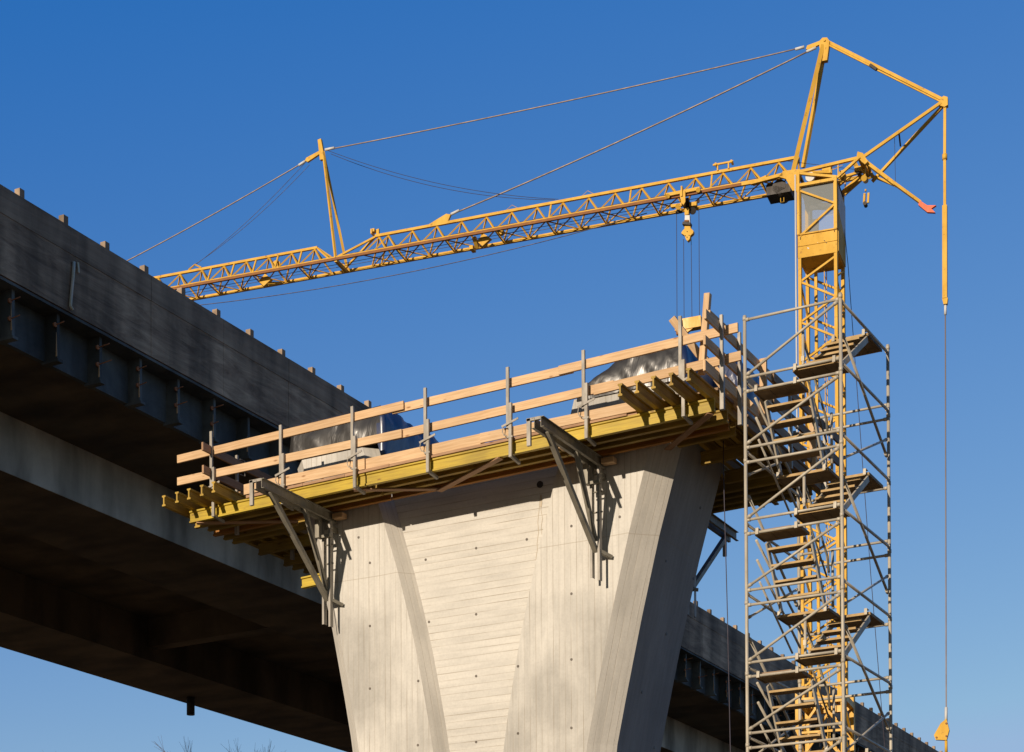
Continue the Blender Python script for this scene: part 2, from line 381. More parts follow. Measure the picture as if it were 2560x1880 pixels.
# ------------------------------------------------------------------ ground
m, nd, lk, b = mat('rough_ground')
tc = N(nd, 'ShaderNodeTexCoord'); n1 = N(nd, 'ShaderNodeTexNoise'); n1.inputs['Scale'].default_value = .15; n1.inputs['Detail'].default_value = 8
lk.new(tc.outputs['Object'], n1.inputs[0]); r = ramp(nd, [(.4, (.15, .085, .035)), (.6, (.09, .07, .03))]); lk.new(n1.outputs[0], r.inputs[0])
lk.new(r.outputs[0], b.inputs['Base Color']); b.inputs['Roughness'].default_value = .95
gv = []; gf = []
for i in range(2): pass
gr = mesh_obj('ground', [(-1500, -1500, 0), (1500, -1500, 0), (1500, 1500, 0), (-1500, 1500, 0)], [(0, 1, 2, 3)], [m])
tag(gr, None, None, kind='structure')

# unseen hill ring added behind the camera to cut low sky fill
hv = []; hf = []; NX = 60; NY = 8
for j_ in range(NY+1):
    for i_ in range(NX+1):
        a_ = math.pi*(1.02+.96*i_/NX) ; d_ = 110+30*j_
        x_, y_ = d_*math.cos(a_), d_*math.sin(a_)
        hgt = (j_/NY)**.8*(34+10*noise.noise(V((x_*.01, y_*.01, 3))))
        hv.append((x_, y_, -.3+hgt))
for j_ in range(NY):
    for i_ in range(NX):
        q_ = j_*(NX+1)+i_; hf.append((q_, q_+1, q_+NX+2, q_+NX+1))
m, nd, lk, b = mat('sky_blocking_slope'); tc = N(nd, 'ShaderNodeTexCoord'); n1 = N(nd, 'ShaderNodeTexNoise'); n1.inputs['Scale'].default_value = .2; lk.new(tc.outputs['Object'], n1.inputs[0])
r = ramp(nd, [(.4, (.03, .035, .015)), (.6, (.06, .045, .03))]); lk.new(n1.outputs[0], r.inputs[0]); lk.new(r.outputs[0], b.inputs['Base Color']); b.inputs['Roughness'].default_value = 1
tag(mesh_obj('sky_blocking_hills', hv, hf, [m]), None, None, kind='structure')

# ------------------------------------------------------------------ pier
def tab(t):
    zs = [a for a, _ in t]; xs = [x for _, x in t]
    def f(z):
        if z <= zs[0]: return xs[0]
        if z >= zs[-1]: return xs[-1]+(xs[-1]-xs[-2])/(zs[-1]-zs[-2])*(z-zs[-1])
        return float(np.interp(z, zs, xs))
    return f
fLo = tab([(0, -18.5), (4, -18.75), (8.34, -19.22), (9.41, -19.42), (10.75, -19.69), (12.53, -20.13)])   # outer left, back of chamfer
fLi = tab([(0, -16.6), (4, -16.8), (8.18, -17.27), (9.4, -17.5), (10.38, -17.70), (11.49, -18.0), (12.54, -18.33)])
fRi = tab([(0, -16.4), (4, -16.2), (8.34, -15.81), (10.06, -15.48), (11.36, -15.16), (12.58, -14.81)])
fR1 = tab([(0, -14.8), (4, -14.6), (7.88, -14.22), (8.67, -14.05), (10.14, -13.73), (11.57, -13.37), (12.58, -13.08)])
fR2 = tab([(0, -14.4), (4, -14.2), (7.9, -13.82), (8.6, -13.67), (9.9, -13.38), (11.41, -13.01), (12.44, -12.71)])
YF, YB, YC, YW = 28.78, 31.25, 29.15, 29.0
YM = (YF+YB)/2
def back(y): return 2*YM-y
def ring_full(z):
    lo, li, ri, r1, rr = fLo(z), fLi(z), fRi(z), fR1(z), fR2(z)
    la = lo+.36
    fr = [(lo, YC, z), (la, YF, z), (li, YF, z), (li+.22, YW, z), (ri-.06, YW, z), (ri, YF, z), (r1, YF, z), (rr, YC, z)]
    return fr+[(x, back(y), q) for x, y, q in reversed(fr)]
def ring_left(z):
    lo, li = fLo(z), fLi(z); fr = [(lo, YC, z), (lo+.36, YF, z), (li, YF, z), (li+.22, YW, z)]
    return fr+[(x, back(y), q) for x, y, q in reversed(fr)]
def ring_right(z):
    ri, r1, rr = fRi(z), fR1(z), fR2(z); fr = [(ri-.06, YW, z), (ri, YF, z), (r1, YF, z), (rr, YC, z)]
    return fr+[(x, back(y), q) for x, y, q in reversed(fr)]
pier = thing('bridge_pier', 'pale board marked concrete pier flaring towards its top under the yellow work platform', 'pier', V((-16.5, YM, 0)))
def stack(rings, mi, name, shift=0):
    v = []; f = []; u = []; m_ = []
    K = len(rings[0])
    for r_ in rings: v += r_
    for k in range(len(rings)-1):
        for i in range(K):
            j = (i+1) % K
            a, b_, c, d = k*K+i, k*K+j, (k+1)*K+j, (k+1)*K+i
            f.append((a, b_, c, d)); mm = mi[i]; m_.append(mm)
            P = [v[q] for q in (a, b_, c, d)]
            if mm == 1: u.append([(p[2], p[0]) for p in P])            # web: boards run sideways
            elif mm == 0: u.append([(p[0], p[2]) for p in P])          # rib: boards run upright
            else:
                w = (V(P[1])-V(P[0])).length
                u.append([(0, P[0][2]), (w, P[1][2]), (w, P[2][2]), (0, P[3][2])])
    f.append(tuple(reversed(range(K)))); u.append([(v[i][0], v[i][1]) for i in reversed(range(K))]); m_.append(0)
    q = (len(rings)-1)*K
    f.append(tuple(q+i for i in range(K))); u.append([(v[q+i][0], v[q+i][1]) for i in range(K)]); m_.append(0)
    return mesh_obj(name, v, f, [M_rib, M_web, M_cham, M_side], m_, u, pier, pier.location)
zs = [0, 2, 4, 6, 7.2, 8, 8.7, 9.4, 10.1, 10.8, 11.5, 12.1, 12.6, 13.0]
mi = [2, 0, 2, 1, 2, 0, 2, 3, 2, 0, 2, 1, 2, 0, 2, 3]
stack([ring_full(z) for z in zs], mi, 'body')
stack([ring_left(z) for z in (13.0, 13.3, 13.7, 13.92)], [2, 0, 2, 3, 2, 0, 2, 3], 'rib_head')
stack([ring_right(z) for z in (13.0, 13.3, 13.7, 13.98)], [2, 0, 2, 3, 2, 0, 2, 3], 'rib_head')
# formwork tie holes: small dark recess caps
hb = MB()
def at(x, y, X=None, Y=None, Z=None):
    r_ = f2+r2*((x-W_/2)/F)+u2*((CY-y)/F)
    t = (X-CAM.x)/r_.x if X is not None else (Y-CAM.y)/r_.y if Y is not None else (Z-CAM.z)/r_.z
    return CAM+r_*t
for px, py, Y in [(460, 628, YF), (460, 951, YF), (460, 1271, YF), (402, 498, YF), (1003, 553, YW), (1003, 891, YW), (1003, 1207, YW), (1003, 1544, YW), (745, 612, YW), (762, 930, YW),
                  (1262, 508, YW), (1490, 440, YF), (1490, 786, YF), (1490, 1122, YF), (1490, 1472, YF), (1217, 1157, YF), (1217, 1500, YF), (707, 1232, YF), (705, 1560, YF), (1737, 393, YF)]:
    p = at(700+px/2.045, 1100+py/2.045, Y=Y)
    hb.tube(p+V((0, -.006, 0)), p+V((0, .01, 0)), .024, 10)
for z_, y_ in ((12.3, 30.4), (11.2, 29.6), (11.2, 30.8), (10.1, 30.2), (9.0, 29.7), (8.2, 30.6)):
    x_ = fR2(z_); hb.tube((x_+.006, y_, z_), (x_-.02, y_, z_), .028, 10)
hb.build('tie_hole_row', M_hole, pier)
# rust-brown drip stain and thin cracks below the drain hole in the web
db = MB(); px0 = at(700+1330/2.045, 1100+228/2.045, Y=YW)
db.tube(px0+V((0, -.02, 0)), px0+V((0, .02, 0)), .06, 12); db.build('drain_hole', M_dark, pier)
sb = MB()
def thinline(pts, w, m_):
    for a, b_ in zip(pts[:-1], pts[1:]): sb.bar(a, b_, w, .004, (0, 1, 0), m_)
P_ = [at(700+x/2.045, 1100+y/2.045, Y=YW-.003) for x, y in [(1328, 300), (1325, 350), (1318, 420), (1322, 470), (1314, 530), (1316, 560), (1309, 600), (1311, 660)]]
thinline(P_, .008, 0)
P_ = [at(700+x/2.045, 1100+y/2.045, Y=YW-.004) for x, y in [(1336, 300), (1334, 355), (1342, 400), (1336, 440), (1340, 500)]]
thinline(P_, .006, 0)
P_ = [at(700+x/2.045, 1100+y/2.045, Y=YW-.005) for x, y in [(1333, 280), (1336, 318), (1333, 342)]]
thinline(P_, .035, 0)
sb.build('drip_stain', paint('stain', (.46, .38, .27), (.36, .30, .2), .7), pier)

# ------------------------------------------------------------------ work platform
def sz(X): return .0133*(X+11.38)                   # the platform follows the deck's crossfall
def Pp(x, y, z): return V((x, y, z+sz(x)))
plat = thing('work_platform', 'timber work platform on yellow formwork beams around the top of the pier', 'platform', V((-16.5, YM, 12.85)))
BZ = 12.87
yb = [27.76, 28.04, 28.30, 28.60]
XL, XR = -21.93, -11.38
for k, y in enumerate(yb):
    mb = MB()
    for xa, xb in ((XL-[0, .1, .0, .1][k], -18.03), (-18.0, -14.3), (-14.28, XR-[0, .22, 0, .1][k])):
        mb.ibeam(Pp(xa, y, BZ+.11), Pp(xb, y, BZ+.11), .22, .08, .042, .028)
    mb.build('beam', M_yel if k == 0 else M_ora if k == 3 else M_yel3, plat)
for k, y in enumerate((28.88, 29.16, 30.0, 30.85, 31.15)):
    MB().ibeam(Pp(-22.0, y, BZ+.11), Pp(fLo(12.9)-.06, y, BZ+.11), .22, .08, .042, .028).build('beam', M_yel3, plat)
for k, y in enumerate((28.9, 29.9, 31.0)):
    MB().ibeam(Pp(fR2(12.9)+.06, y, BZ+.11), Pp(XR-.1, y, BZ+.11), .22, .08, .042, .028).build('beam', M_yel3, plat)
for k, y in enumerate((31.45, 31.75, 32.05, 32.35)):
    MB().ibeam(Pp(XL, y, BZ+.11), Pp(XR, y, BZ+.11), .22, .08, .042, .028).build('beam', M_yel3, plat)
JZ = BZ+.22+.003
for k, x in enumerate((-12.65, -12.37, -12.07, -11.78, -11.47)):
    MB().ibeam(Pp(x, 26.9+(k % 2)*.03, JZ+.1), Pp(x, 33.2, JZ+.1)+V((0, 0, 0)), .2, .08, .04, .028).build('joist', M_yel2, plat)
for k, x in enumerate((-22.16, -21.83, -21.53, -21.21, -20.92)):
    MB().ibeam(Pp(x, 27.26-k*.03, JZ+.1), Pp(x, 33.0, JZ+.1), .2, .08, .04, .028).build('joist', M_yel2, plat)
# edge stringer on the right with its brown side board
MB().ibeam(Pp(-11.22, 28.7, 13.0), Pp(-11.22, 33.3, 13.0), .2, .08, .04, .028).build('joist', M_wold, plat)
# deck planks
def plank_run(x0, x1, y0, y1, z, n, along='x', m_=M_wold):
    mb = MB(); w = (y1-y0)/n if along == 'x' else (x1-x0)/n
    for i in range(n):
        if along == 'x': mb.bar(Pp(x0+random.uniform(-.04, .04), y0+w*(i+.5), z), Pp(x1+random.uniform(-.04, .04), y0+w*(i+.5), z), w-.008, .045)
        else: mb.bar(Pp(x0+w*(i+.5), y0+random.uniform(-.03, .03), z), Pp(x0+w*(i+.5), y1+random.uniform(-.03, .03), z), w-.008, .045)
    return mb.build('deck_plank', m_, plat)
DZ = BZ+.22+.003+.023
plank_run(-20.62, -17.0, 27.73, 28.75, DZ, 4); plank_run(-16.98, -12.72, 27.72, 28.75, DZ, 4, m_=M_wbr)
plank_run(-20.6, -12.75, 31.3, 32.5, DZ, 4)
plank_run(-22.2, -20.9, 27.95, 33.0, JZ+.2+.026, 6, 'y'); 
plank_run(-12.5, -11.4, 27.95, 30.9, JZ+.2+.026, 4, 'y'); plank_run(-12.05, -11.4, 30.95, 33.1, JZ+.2+.026, 3, 'y')
# worn plank edge seen below the toe board
mb = MB()
x = -20.6
while x < -13.0:
    l = random.uniform(.5, 1.7); x1 = min(x+l, -12.9)
    mb.bar(Pp(x, 27.705, BZ+.22+.03+random.uniform(-.004, .006)), Pp(x1-.006, 27.705, BZ+.22+.03+random.uniform(-.004, .006)), .03, random.uniform(.045, .06)); x = x1
mb.build('plank_edge', M_wbr, plat)
# guard boards, lapped end over end
def gboard(xa, xb, za, zb, y, h=.15, t=.042, m_=M_wood, nm='guard_board'):
    return MB().bar(V((xa, y, za)), V((xb, y, zb)), t, h).build(nm, m_, plat, bev=.004)
def rz(x): return 14.10+sz(x)*1.0
gboard(-22.18, -17.19, rz(-22.18)-.0, rz(-17.19)+.02, 27.695)
gboard(-17.45, -13.9, rz(-17.45)+.0, rz(-13.9)-.01, 27.74)
gboard(-14.15, -10.95, rz(-14.15)-.01, rz(-10.95)+.01, 27.70)
md = -.45
gboard(-22.18, -17.23, rz(-22.18)+md+.03, rz(-17.23)+md-.02, 27.695)
gboard(-17.45, -13.15, rz(-17.45)+md-.01, rz(-13.15)+md+.01, 27.74)
gboard(-13.5, -10.9, rz(-13.5)+md-.03, rz(-10.9)+md, 27.70)
tz = 13.21
gboard(-20.64, -18.0, tz+sz(-20.6)+.04, tz+sz(-18)+.03, 27.69, .19, .03, nm='toe_board')
gboard(-18.12, -15.6, tz+sz(-18)+.03, tz+sz(-15.6)+.03, 27.725, .19, .03, nm='toe_board')
gboard(-15.66, -12.7, tz+sz(-15.6)+.03, tz+sz(-12.7)+.0, 27.69, .17, .03, nm='toe_board')
# guard posts of the front
px_ = [-21.3, -19.73, -18.18, -16.67, -15.04, -13.61, -11.87]
tops = [14.32, 14.15, 14.2, 14.24, 14.28, 14.28, 14.48]
bots = [12.72, 12.70, 12.74, 12.76, 12.74, 12.80, 12.84]
for i, (x, zt, zb) in enumerate(zip(px_, tops, bots)):
    a = MB()
    a.channel((x-.026, 27.645, zb+.5), (x-.026, 27.645, zt), .04, .055, .006, 1, upv=(0, 1, 0))
    a.bar((x, 27.638, zb), (x, 27.638, zb+.92), .058, .05, (0, 1, 0))
    a.bar((x, 27.63, zb+.03), (x+.02, 27.92, zb-.02), .05, .05)
    o = a.build('guard_post', M_rail, plat, bev=.003)
    w = MB(); w.bar((x-.15, 27.6, zb+.53), (x+.17, 27.6, zb+.62), .012, .035); w.poly([(x-.12, 27.6, zb+.54), (x-.14, 27.6, zb+.44), (x-.11, 27.6, zb+.38), (x-.05, 27.6, zb+.36)], .008, 5)
    w.bar((x-.06, 27.62, zb+.34), (x+.05, 27.62, zb+.34), .02, .03)
    sub(o, w, 'wedge', M_rail)
# boards and posts along the sides and the rear
for xs_, ye in ((-11.2, 33.2), (-21.36, 32.6)):
    xo = xs_
    for dz, h in ((0, .15), (-.42, .15), (-.82, .17)):
        z = rz(xo)+dz; y0 = (26.9 if xs_ > -15 else 27.35)+random.uniform(-.03, .05)
        mm = M_wood if xs_ > -15 else M_wbr
        MB().bar((xo, y0, z), (xo, 30.0, z), .042, h).build('guard_board', mm, plat, bev=.004)
        MB().bar((xo+.04, 29.8, z), (xo+.04, ye, z), .042, h).build('guard_board', M_wold, plat, bev=.004)
    for y in ((27.5, 28.26, 30.6, 32.4) if xs_ > -15 else (28.5, 30.3, 32.2)):
        a = MB(); z0 = rz(xo)-1.25; s_ = 1 if xs_ > -15 else -1
        a.bar((xo+.05*s_, y, z0), (xo+.05*s_, y, z0+1.43), .05, .05, (0, 1, 0)); a.bar((xo+.055*s_, y, z0-.08), (xo+.055*s_, y, z0+.75), .066, .066, (0, 1, 0))
        o = a.build('guard_post', M_rail, plat, bev=.003)
        w = MB(); w.poly([(xo, y+.03, z0+1.36), (xo, y+.18, z0+1.37), (xo, y+.18, z0+1.08), (xo, y+.03, z0+1.07)], .007, 5)
        sub(o, w, 'hook', M_rail)
for dz in (0, -.42, -.82):
    MB().bar((-21.9, 32.55, rz(-21.9)+dz-.02), (-16.4, 32.55, rz(-16.4)+dz-.02), .04, .14).build('guard_board', M_wold, plat)
    MB().bar((-16.6, 32.59, rz(-16.6)+dz-.02), (-11.2, 32.59, rz(-11.2)+dz-.02), .04, .14).build('guard_board', M_wold, plat)
for x in (-20.5, -18.2, -16, -13.8, -11.8):
    MB().bar((x, 32.63, 12.9+sz(x)), (x, 32.63, 14.2+sz(x)), .05, .05, (0, 1, 0)).build('guard_post', M_rail, plat)
# wooden post at the right side
MB().bar((-11.12, 29.25, 13.1), (-11.12, 29.25, 14.2), .12, .06, (0, 1, 0)).build('timber_post', M_wood, plat, bev=.004)
MB().bar((-11.12, 31.7, 13.1), (-11.12, 31.7, 14.2), .12, .06, (0, 1, 0)).build('timber_post', M_wood, plat, bev=.004)
# diagonal boards nailed under the beams
for (a, b_) in [((-18.3, 27.78, 12.763), (-16.94, 28.56, 12.781)), ((-17.0, 28.56, 12.757), (-15.3, 27.76, 12.805)), ((-11.45, 27.76, 12.857), (-12.7, 28.87, 12.839)), ((-21.8, 27.78, 12.718), (-20.15, 28.66, 12.738)), ((-20.3, 28.66, 12.735), (-19.95, 27.65, 12.735))][:4]:
    MB().bar(a, b_, .12, .024).build('diagonal_board', M_wbr, plat, bev=.003)

# ------------------------------------------------------------------ steel brackets
def bracket(xc, sgn, wall, label):
    """sgn -1: cantilevers towards -Y from the pier front, +1: towards +Y from its back"""
    z = BZ-.005+sz(xc); Yw = wall
    def Y(d): return Yw+sgn*d                      # d = distance from the wall
    t = thing('steel_bracket', label, 'bracket', V((xc, Yw, z)), 'steel brackets carrying the work platform')
    for s_ in (-1, 1):
        MB().channel((xc+s_*.055, Y(.03), z-.09), (xc+s_*.055, Y(2.33), z-.09), .17, .055, .008, s_*(1 if sgn > 0 else -1)).build('chord', M_brk, t)
    for s_ in (-1, 1):
        MB().bar((xc+s_*.07, Y(.26), z-.17), (xc+s_*.07, Y(.26), z-2.1-.03*s_), .042, .008, (0, 1, 0)).bar((xc+s_*.07+.019, Y(.215), z-.17), (xc+s_*.07+.019, Y(.215), z-2.1-.03*s_), .006, .09, (0, 1, 0)).build('wall_post', M_rail, t)
    MB().bar((xc, Y(2.0), z-.13), (xc, Y(.22), z-1.62), .085, .085).build('diagonal_strut', M_brk, t, bev=.004)
    MB().bar((xc, Y(.95), z-.13), (xc, Y(.24), z-1.45), .075, .075).build('diagonal_strut', M_brk, t, bev=.004)
    MB().bar((xc-.17, Y(2.3), z-.0), (xc-.17, Y(2.3), z-.44), .07, .05, (0, 1, 0)).bar((xc-.21, Y(2.3), z-.02), (xc+.05, Y(2.3), z-.02), .05, .05).build('tip_plate', M_rail, t, bev=.003)
    MB().bar((xc-.28, Y(.98), z-.02), (xc-.05, Y(.98), z-.02), .14, .09).build('packing_block', M_wood, t, bev=.004); MB().bar((xc+.09, Y(.12), z-.08), (xc+.32, Y(.12), z-.08), .16, .09).build('packing_block', M_wood, t, bev=.004)
    a = MB()
    a.bar((xc-.1, Y(.38), z-.17), (xc-.1, Y(.38), z-.5), .09, .06, (0, 1, 0)); a.bar((xc-.13, Y(.3), z-.47), (xc+.13, Y(.3), z-.47), .08, .05)
    for zz in (-.3, -.6, -.95): a.tube((xc-.12, Y(.2), z+zz), (xc+.12, Y(.2), z+zz), .015, 8)
    a.build('clamp_plate', M_brk, t)
    MB().bar((xc+.06, Y(.2), z-1.62), (xc+.2, Y(.02), z-1.7), .07, .06).bar((xc+.07, Y(.17), z-.3), (xc+.07, Y(.004), z-.3), .05, .1).build('wall_shoe', M_brk, t)
    return t
bracket(-13.9, -1, YF, 'right grey steel bracket with twin struts on the sunlit pier face')
bracket(-19.4, -1, YF, 'left grey steel bracket at the outer edge of the pier beside the cut yellow beam')
bracket(-13.42, 1, YB+.05, 'dark steel bracket behind the pier seen against the sky under the rear of the platform')
# short yellow beam behind the left bracket
o = MB().ibeam((-20.0, 28.62, 11.55), (-19.5, 28.62, 11.57), .2, .09, .04, .03).build('cut_beam', M_yel, None, V((-19.8, 28.62, 11.5)))
tag(o, 'short bright yellow beam end lodged behind the left steel bracket', 'beam')

# ------------------------------------------------------------------ timber and tarps on the platform
t = thing('timber_upright', 'tall pale timber upright standing at the right end of the platform', 'timber', V((-11.55, 27.8, 13.4)))
MB().bar((-11.64, 27.84, 13.55), (-11.52, 27.84, 14.83), .10, .1, (0, 1, 0)).build('post', M_wood, t, bev=.005)
MB().bar((-11.47, 27.75, 14.45), (-11.43, 28.55, 14.42), .05, .15).build('cross_board', M_wood, t, bev=.004)
o = MB().bar((-12.2, 27.95, 14.62), (-11.35, 28.75, 13.25), .12, .1, (0, 1, 0)).build('leaning_timber', M_wood, None, V((-11.8, 28.3, 13.3)), bev=.005)
tag(o, 'thick squared timber leaning over the top guard board beside the upright', 'timber')
o = MB().bar((-11.72, 28.1, 13.95), (-11.0, 28.4, 13.1), .1, .1, (0, 1, 0)).build('leaning_timber', M_wood, None, V((-11.3, 28.2, 13.2)), bev=.005)
tag(o, 'sloping timber prop below the middle guard board at the platform corner', 'timber')

def tarp(name, label, rings, mats, seed, amp, ramp_=None):
    """rings: list of (loop of points) bottom to top, displaced into folds"""
    v = []; f = []; K = len(rings[0]); sm = []
    for k, r_ in enumerate(rings):
        c = sum((V(p) for p in r_), V((0, 0, 0)))/K
        for p in r_:
            p = V(p); o_ = (p-c); o_.z = 0; o_.normalize() if o_.length > 1e-6 else None
            q = V((p.x*2.6+p.y*1.2+seed, p.y*2.6, p.z*1.6+p.x*.8))
            n_ = noise.noise(q*.8)*.8+.75*(1-abs(noise.noise(V((q.x*1.1+q.z*1.6, q.y*1.1, q.z*.5))))*2)+.3*(1-abs(noise.noise(q*3.0))*2)
            fac = min(1, .25+k/3)
            p = p+o_*(amp*n_*fac)+V((0, 0, amp*.5*n_*(1 if k > 1 else .3)))
            if k == 0 and p.x > max(q_[0] for q_ in r_)-.12: p.z -= .28
            if ramp_:
                x0_ = rings[0][0][0]; lim = 14.02+max(0, p.x-x0_)*ramp_
                if p.z > lim: p.z = lim+.15*(p.z-lim)
            v.append(p)
    for k in range(len(rings)-1):
        for i in range(K):
            j = (i+1) % K; f.append((k*K+i, k*K+j, (k+1)*K+j, (k+1)*K+i))
    q = (len(rings)-1)*K; f.append(tuple(q+i for i in range(K)))
    cz = min(p.z for p in v); org = V((sum(p.x for p in v)/len(v), sum(p.y for p in v)/len(v), cz))
    fm = []
    for fa in f:
        c = sum((v[i] for i in fa), V((0, 0, 0)))/len(fa)
        xs_ = [p.x for p in v]; fm.append(1 if (c.x > max(xs_)-.16) else 0)
    o_ = mesh_obj(name, v, f, mats, fm, None, None, org, [True]*len(f)); o_.location = org
    tag(o_, label, 'tarpaulin', 'plastic sheets over the pier heads')
    return o_
def rrect(x0, x1, y0, y1, z, n=26, slope=0):
    pts = []
    for (ax, ay, bx, by) in ((x0, y0, x1, y0), (x1, y0, x1, y1), (x1, y1, x0, y1), (x0, y1, x0, y0)):
        for i in range(n): t_ = i/n; X_ = ax+(bx-ax)*t_; pts.append((X_, ay+(by-ay)*t_, z+slope*(X_-x0)/(x1-x0)))
    return pts
def tr(x0, x1, y0, y1, zb, zt, ins, K=9):
    R = []
    for k in range(K):
        t_ = k/(K-1); i_ = ins*t_**2.2
        R.append(rrect(x0+i_, x1-i_, y0+i_*.7, y1-i_*.7, zb+(zt-zb)*t_**.8, slope=0))
    R.append(rrect(x0+ins*1.9, x1-ins*1.9, y0+ins*1.6, y1-ins*1.6, zt+.03)); 
    return R
tarp('tarpaulin', 'crumpled black plastic sheet with blue end over the left pier head', tr(-20.36, -18.28, 28.76, 31.3, 13.99, 14.62, .14), [M_tarp, M_tarpb], 3.1, .05)
tarp('tarpaulin', 'shiny black plastic sheet bundled over the right pier head by the timbers', tr(-14.35, -12.3, 28.76, 31.3, 13.93, 14.62, .16), [M_tarp, M_tarpb], 9.4, .07, .62)
tarp('tarpaulin', 'dark blue plastic sheet bulging out behind the top of the scaffold post', tr(-12.5, -11.85, 30.0, 31.3, 13.7, 14.7, .12), [M_tarpb, M_tarpb], 5.5, .05)
# steel bars of the head formwork leaning on the left sheet
# ------------------------------------------------------------------ stair tower
TX0, TX1, TY0, TY1 = -10.65, -9.10, 27.22, 29.60
tower = thing('stair_tower', 'grey tube scaffold stair tower with zigzag flights beside the platform', 'scaffold', V(((TX0+TX1)/2, (TY0+TY1)/2, 0)))
R_ = .027; r_ = .0225
for (x, y, zt) in ((TX0, TY0, 14.06), (TX1, TY0, 14.08), (TX1, TY1, 14.15), (TX0, TY1, 12.2)):
    a = MB(); a.tube((x, y, 0), (x, y, zt), R_, 10)
    z = zt-.05
    while z > .5:
        a.tube((x, y, z-.03), (x, y, z+.03), R_+.006, 10); z -= 1.11
    a.build('standard', M_galv, tower)
CYC = 2.228
cyc = [10.86+CYC*k for k in range(1, -5, -1)]       # z of the front right landing
def led(p0, p1, nm='ledger', r=r_, m_=M_galv, cup=True):
    a = MB(); a.tube(p0, p1, r, 8)
    if cup:
        for p, q in ((p0, p1), (p1, p0)):
            d_ = (V(q)-V(p)).normalized(); a.tube(V(p)+d_*.02, V(p)+d_*.075, r+.008, 8)
    return a.build(nm, m_, tower)
for zc in cyc:
    for dz in (0, -.22, -1.10, -1.33):
        led((TX0, TY0, zc+dz), (TX1, TY0, zc+dz))
    led((TX1, TY1, zc+.08), (TX0, TY1, zc+.08)); led((TX1, TY1, zc-.15), (TX0, TY1, zc-.15))
    led((TX0, TY1, zc-1.28), (TX1, TY1, zc-1.28))
    # front diagonals rise to the right in both bays
    led((TX0+.03, TY0-.03, zc-1.05), (TX1-.03, TY0-.03, zc-.28), 'brace'); led((TX0+.03, TY0-.03, zc+.02), (TX1-.03, TY0-.03, zc+.86), 'brace')
    # sides
    for xs_ in (TX1, TX0):
        top = zc > 12 and xs_ == TX0
        led((xs_, TY0, zc-.06), (xs_, TY1, zc-.02)); led((xs_, TY0, zc-1.15), (xs_, TY1, zc-1.15))
        if not top: led((xs_, TY0+.1, zc+.41), (xs_, TY1-.1, zc-.8), 'brace', .024)
        led((xs_, TY0+.08, zc-1.5), (xs_, TY1-.1, zc-.52), 'brace', .02)
led((TX0, TY0, 13.99), (TX1, TY0, 13.99)); led((TX1, TY0, 13.97), (TX1, TY1, 14.02)); 
# landings and flights
xm = (TX0+TX1)/2
def landing(x0, x1, y0, y1, z):
    a = MB(); n_ = 3; w = (x1-x0)/n_
    for i in range(n_): a.bar((x0+w*(i+.5), y0, z-.02), (x0+w*(i+.5), y1, z-.02), w-.006, .04, m=0)
    a.bar((x0-.004, (y0+y1)/2, z-.05), (x0-.004, (y0+y1)/2, z), .02, y1-y0, (0, 1, 0), 1) if False else None
    for xx in (x0, x1): a.bar((xx, y0, z-.03), (xx, y1, z-.03), .02, .05, m=0)
    for yy in (y0, y1): a.bar((x0, yy, z-.025), (x1, yy, z-.025), .02, .042, m=2)
    for xx in (x0+.05, x1-.05): a.bar((xx, y0-.075, z-.06), (xx, y0-.06, z+.045), .05, .012, (0, 1, 0), m=1).bar((xx, y0-.07, z+.035), (xx, y0+.04, z+.035), .05, .012, m=1)
    return a.build('landing', [M_tread, M_galv, M_nose], tower, bev=.003)
def flight(x0, x1, ya, za, yb_, zb_, n_):
    """from the upper end (ya,za) down to (yb_,zb_)"""
    a = MB()
    a.bar((x0, ya, za-.06), (x0, yb_, zb_-.04), .03, .10)
    o_ = a.build('stringer', M_galv, tower, bev=.003)
    MB().bar((x1, ya, za-.06), (x1, yb_, zb_-.04), .03, .10).build('stringer', M_galv, tower, bev=.003)
    for i in range(n_):
        t_ = (i+.75)/(n_+.3); y = ya+(yb_-ya)*t_; z = za+(zb_-za)*t_
        tb = MB(); tb.bar((x0+.02, y, z), (x1-.02, y, z), .23, .028, m=0); tb.bar((x0+.02, y-.117, z), (x1-.02, y-.117, z), .008, .034, m=1); 
        sub(o_, tb, 'tread', [M_tread, M_nose])
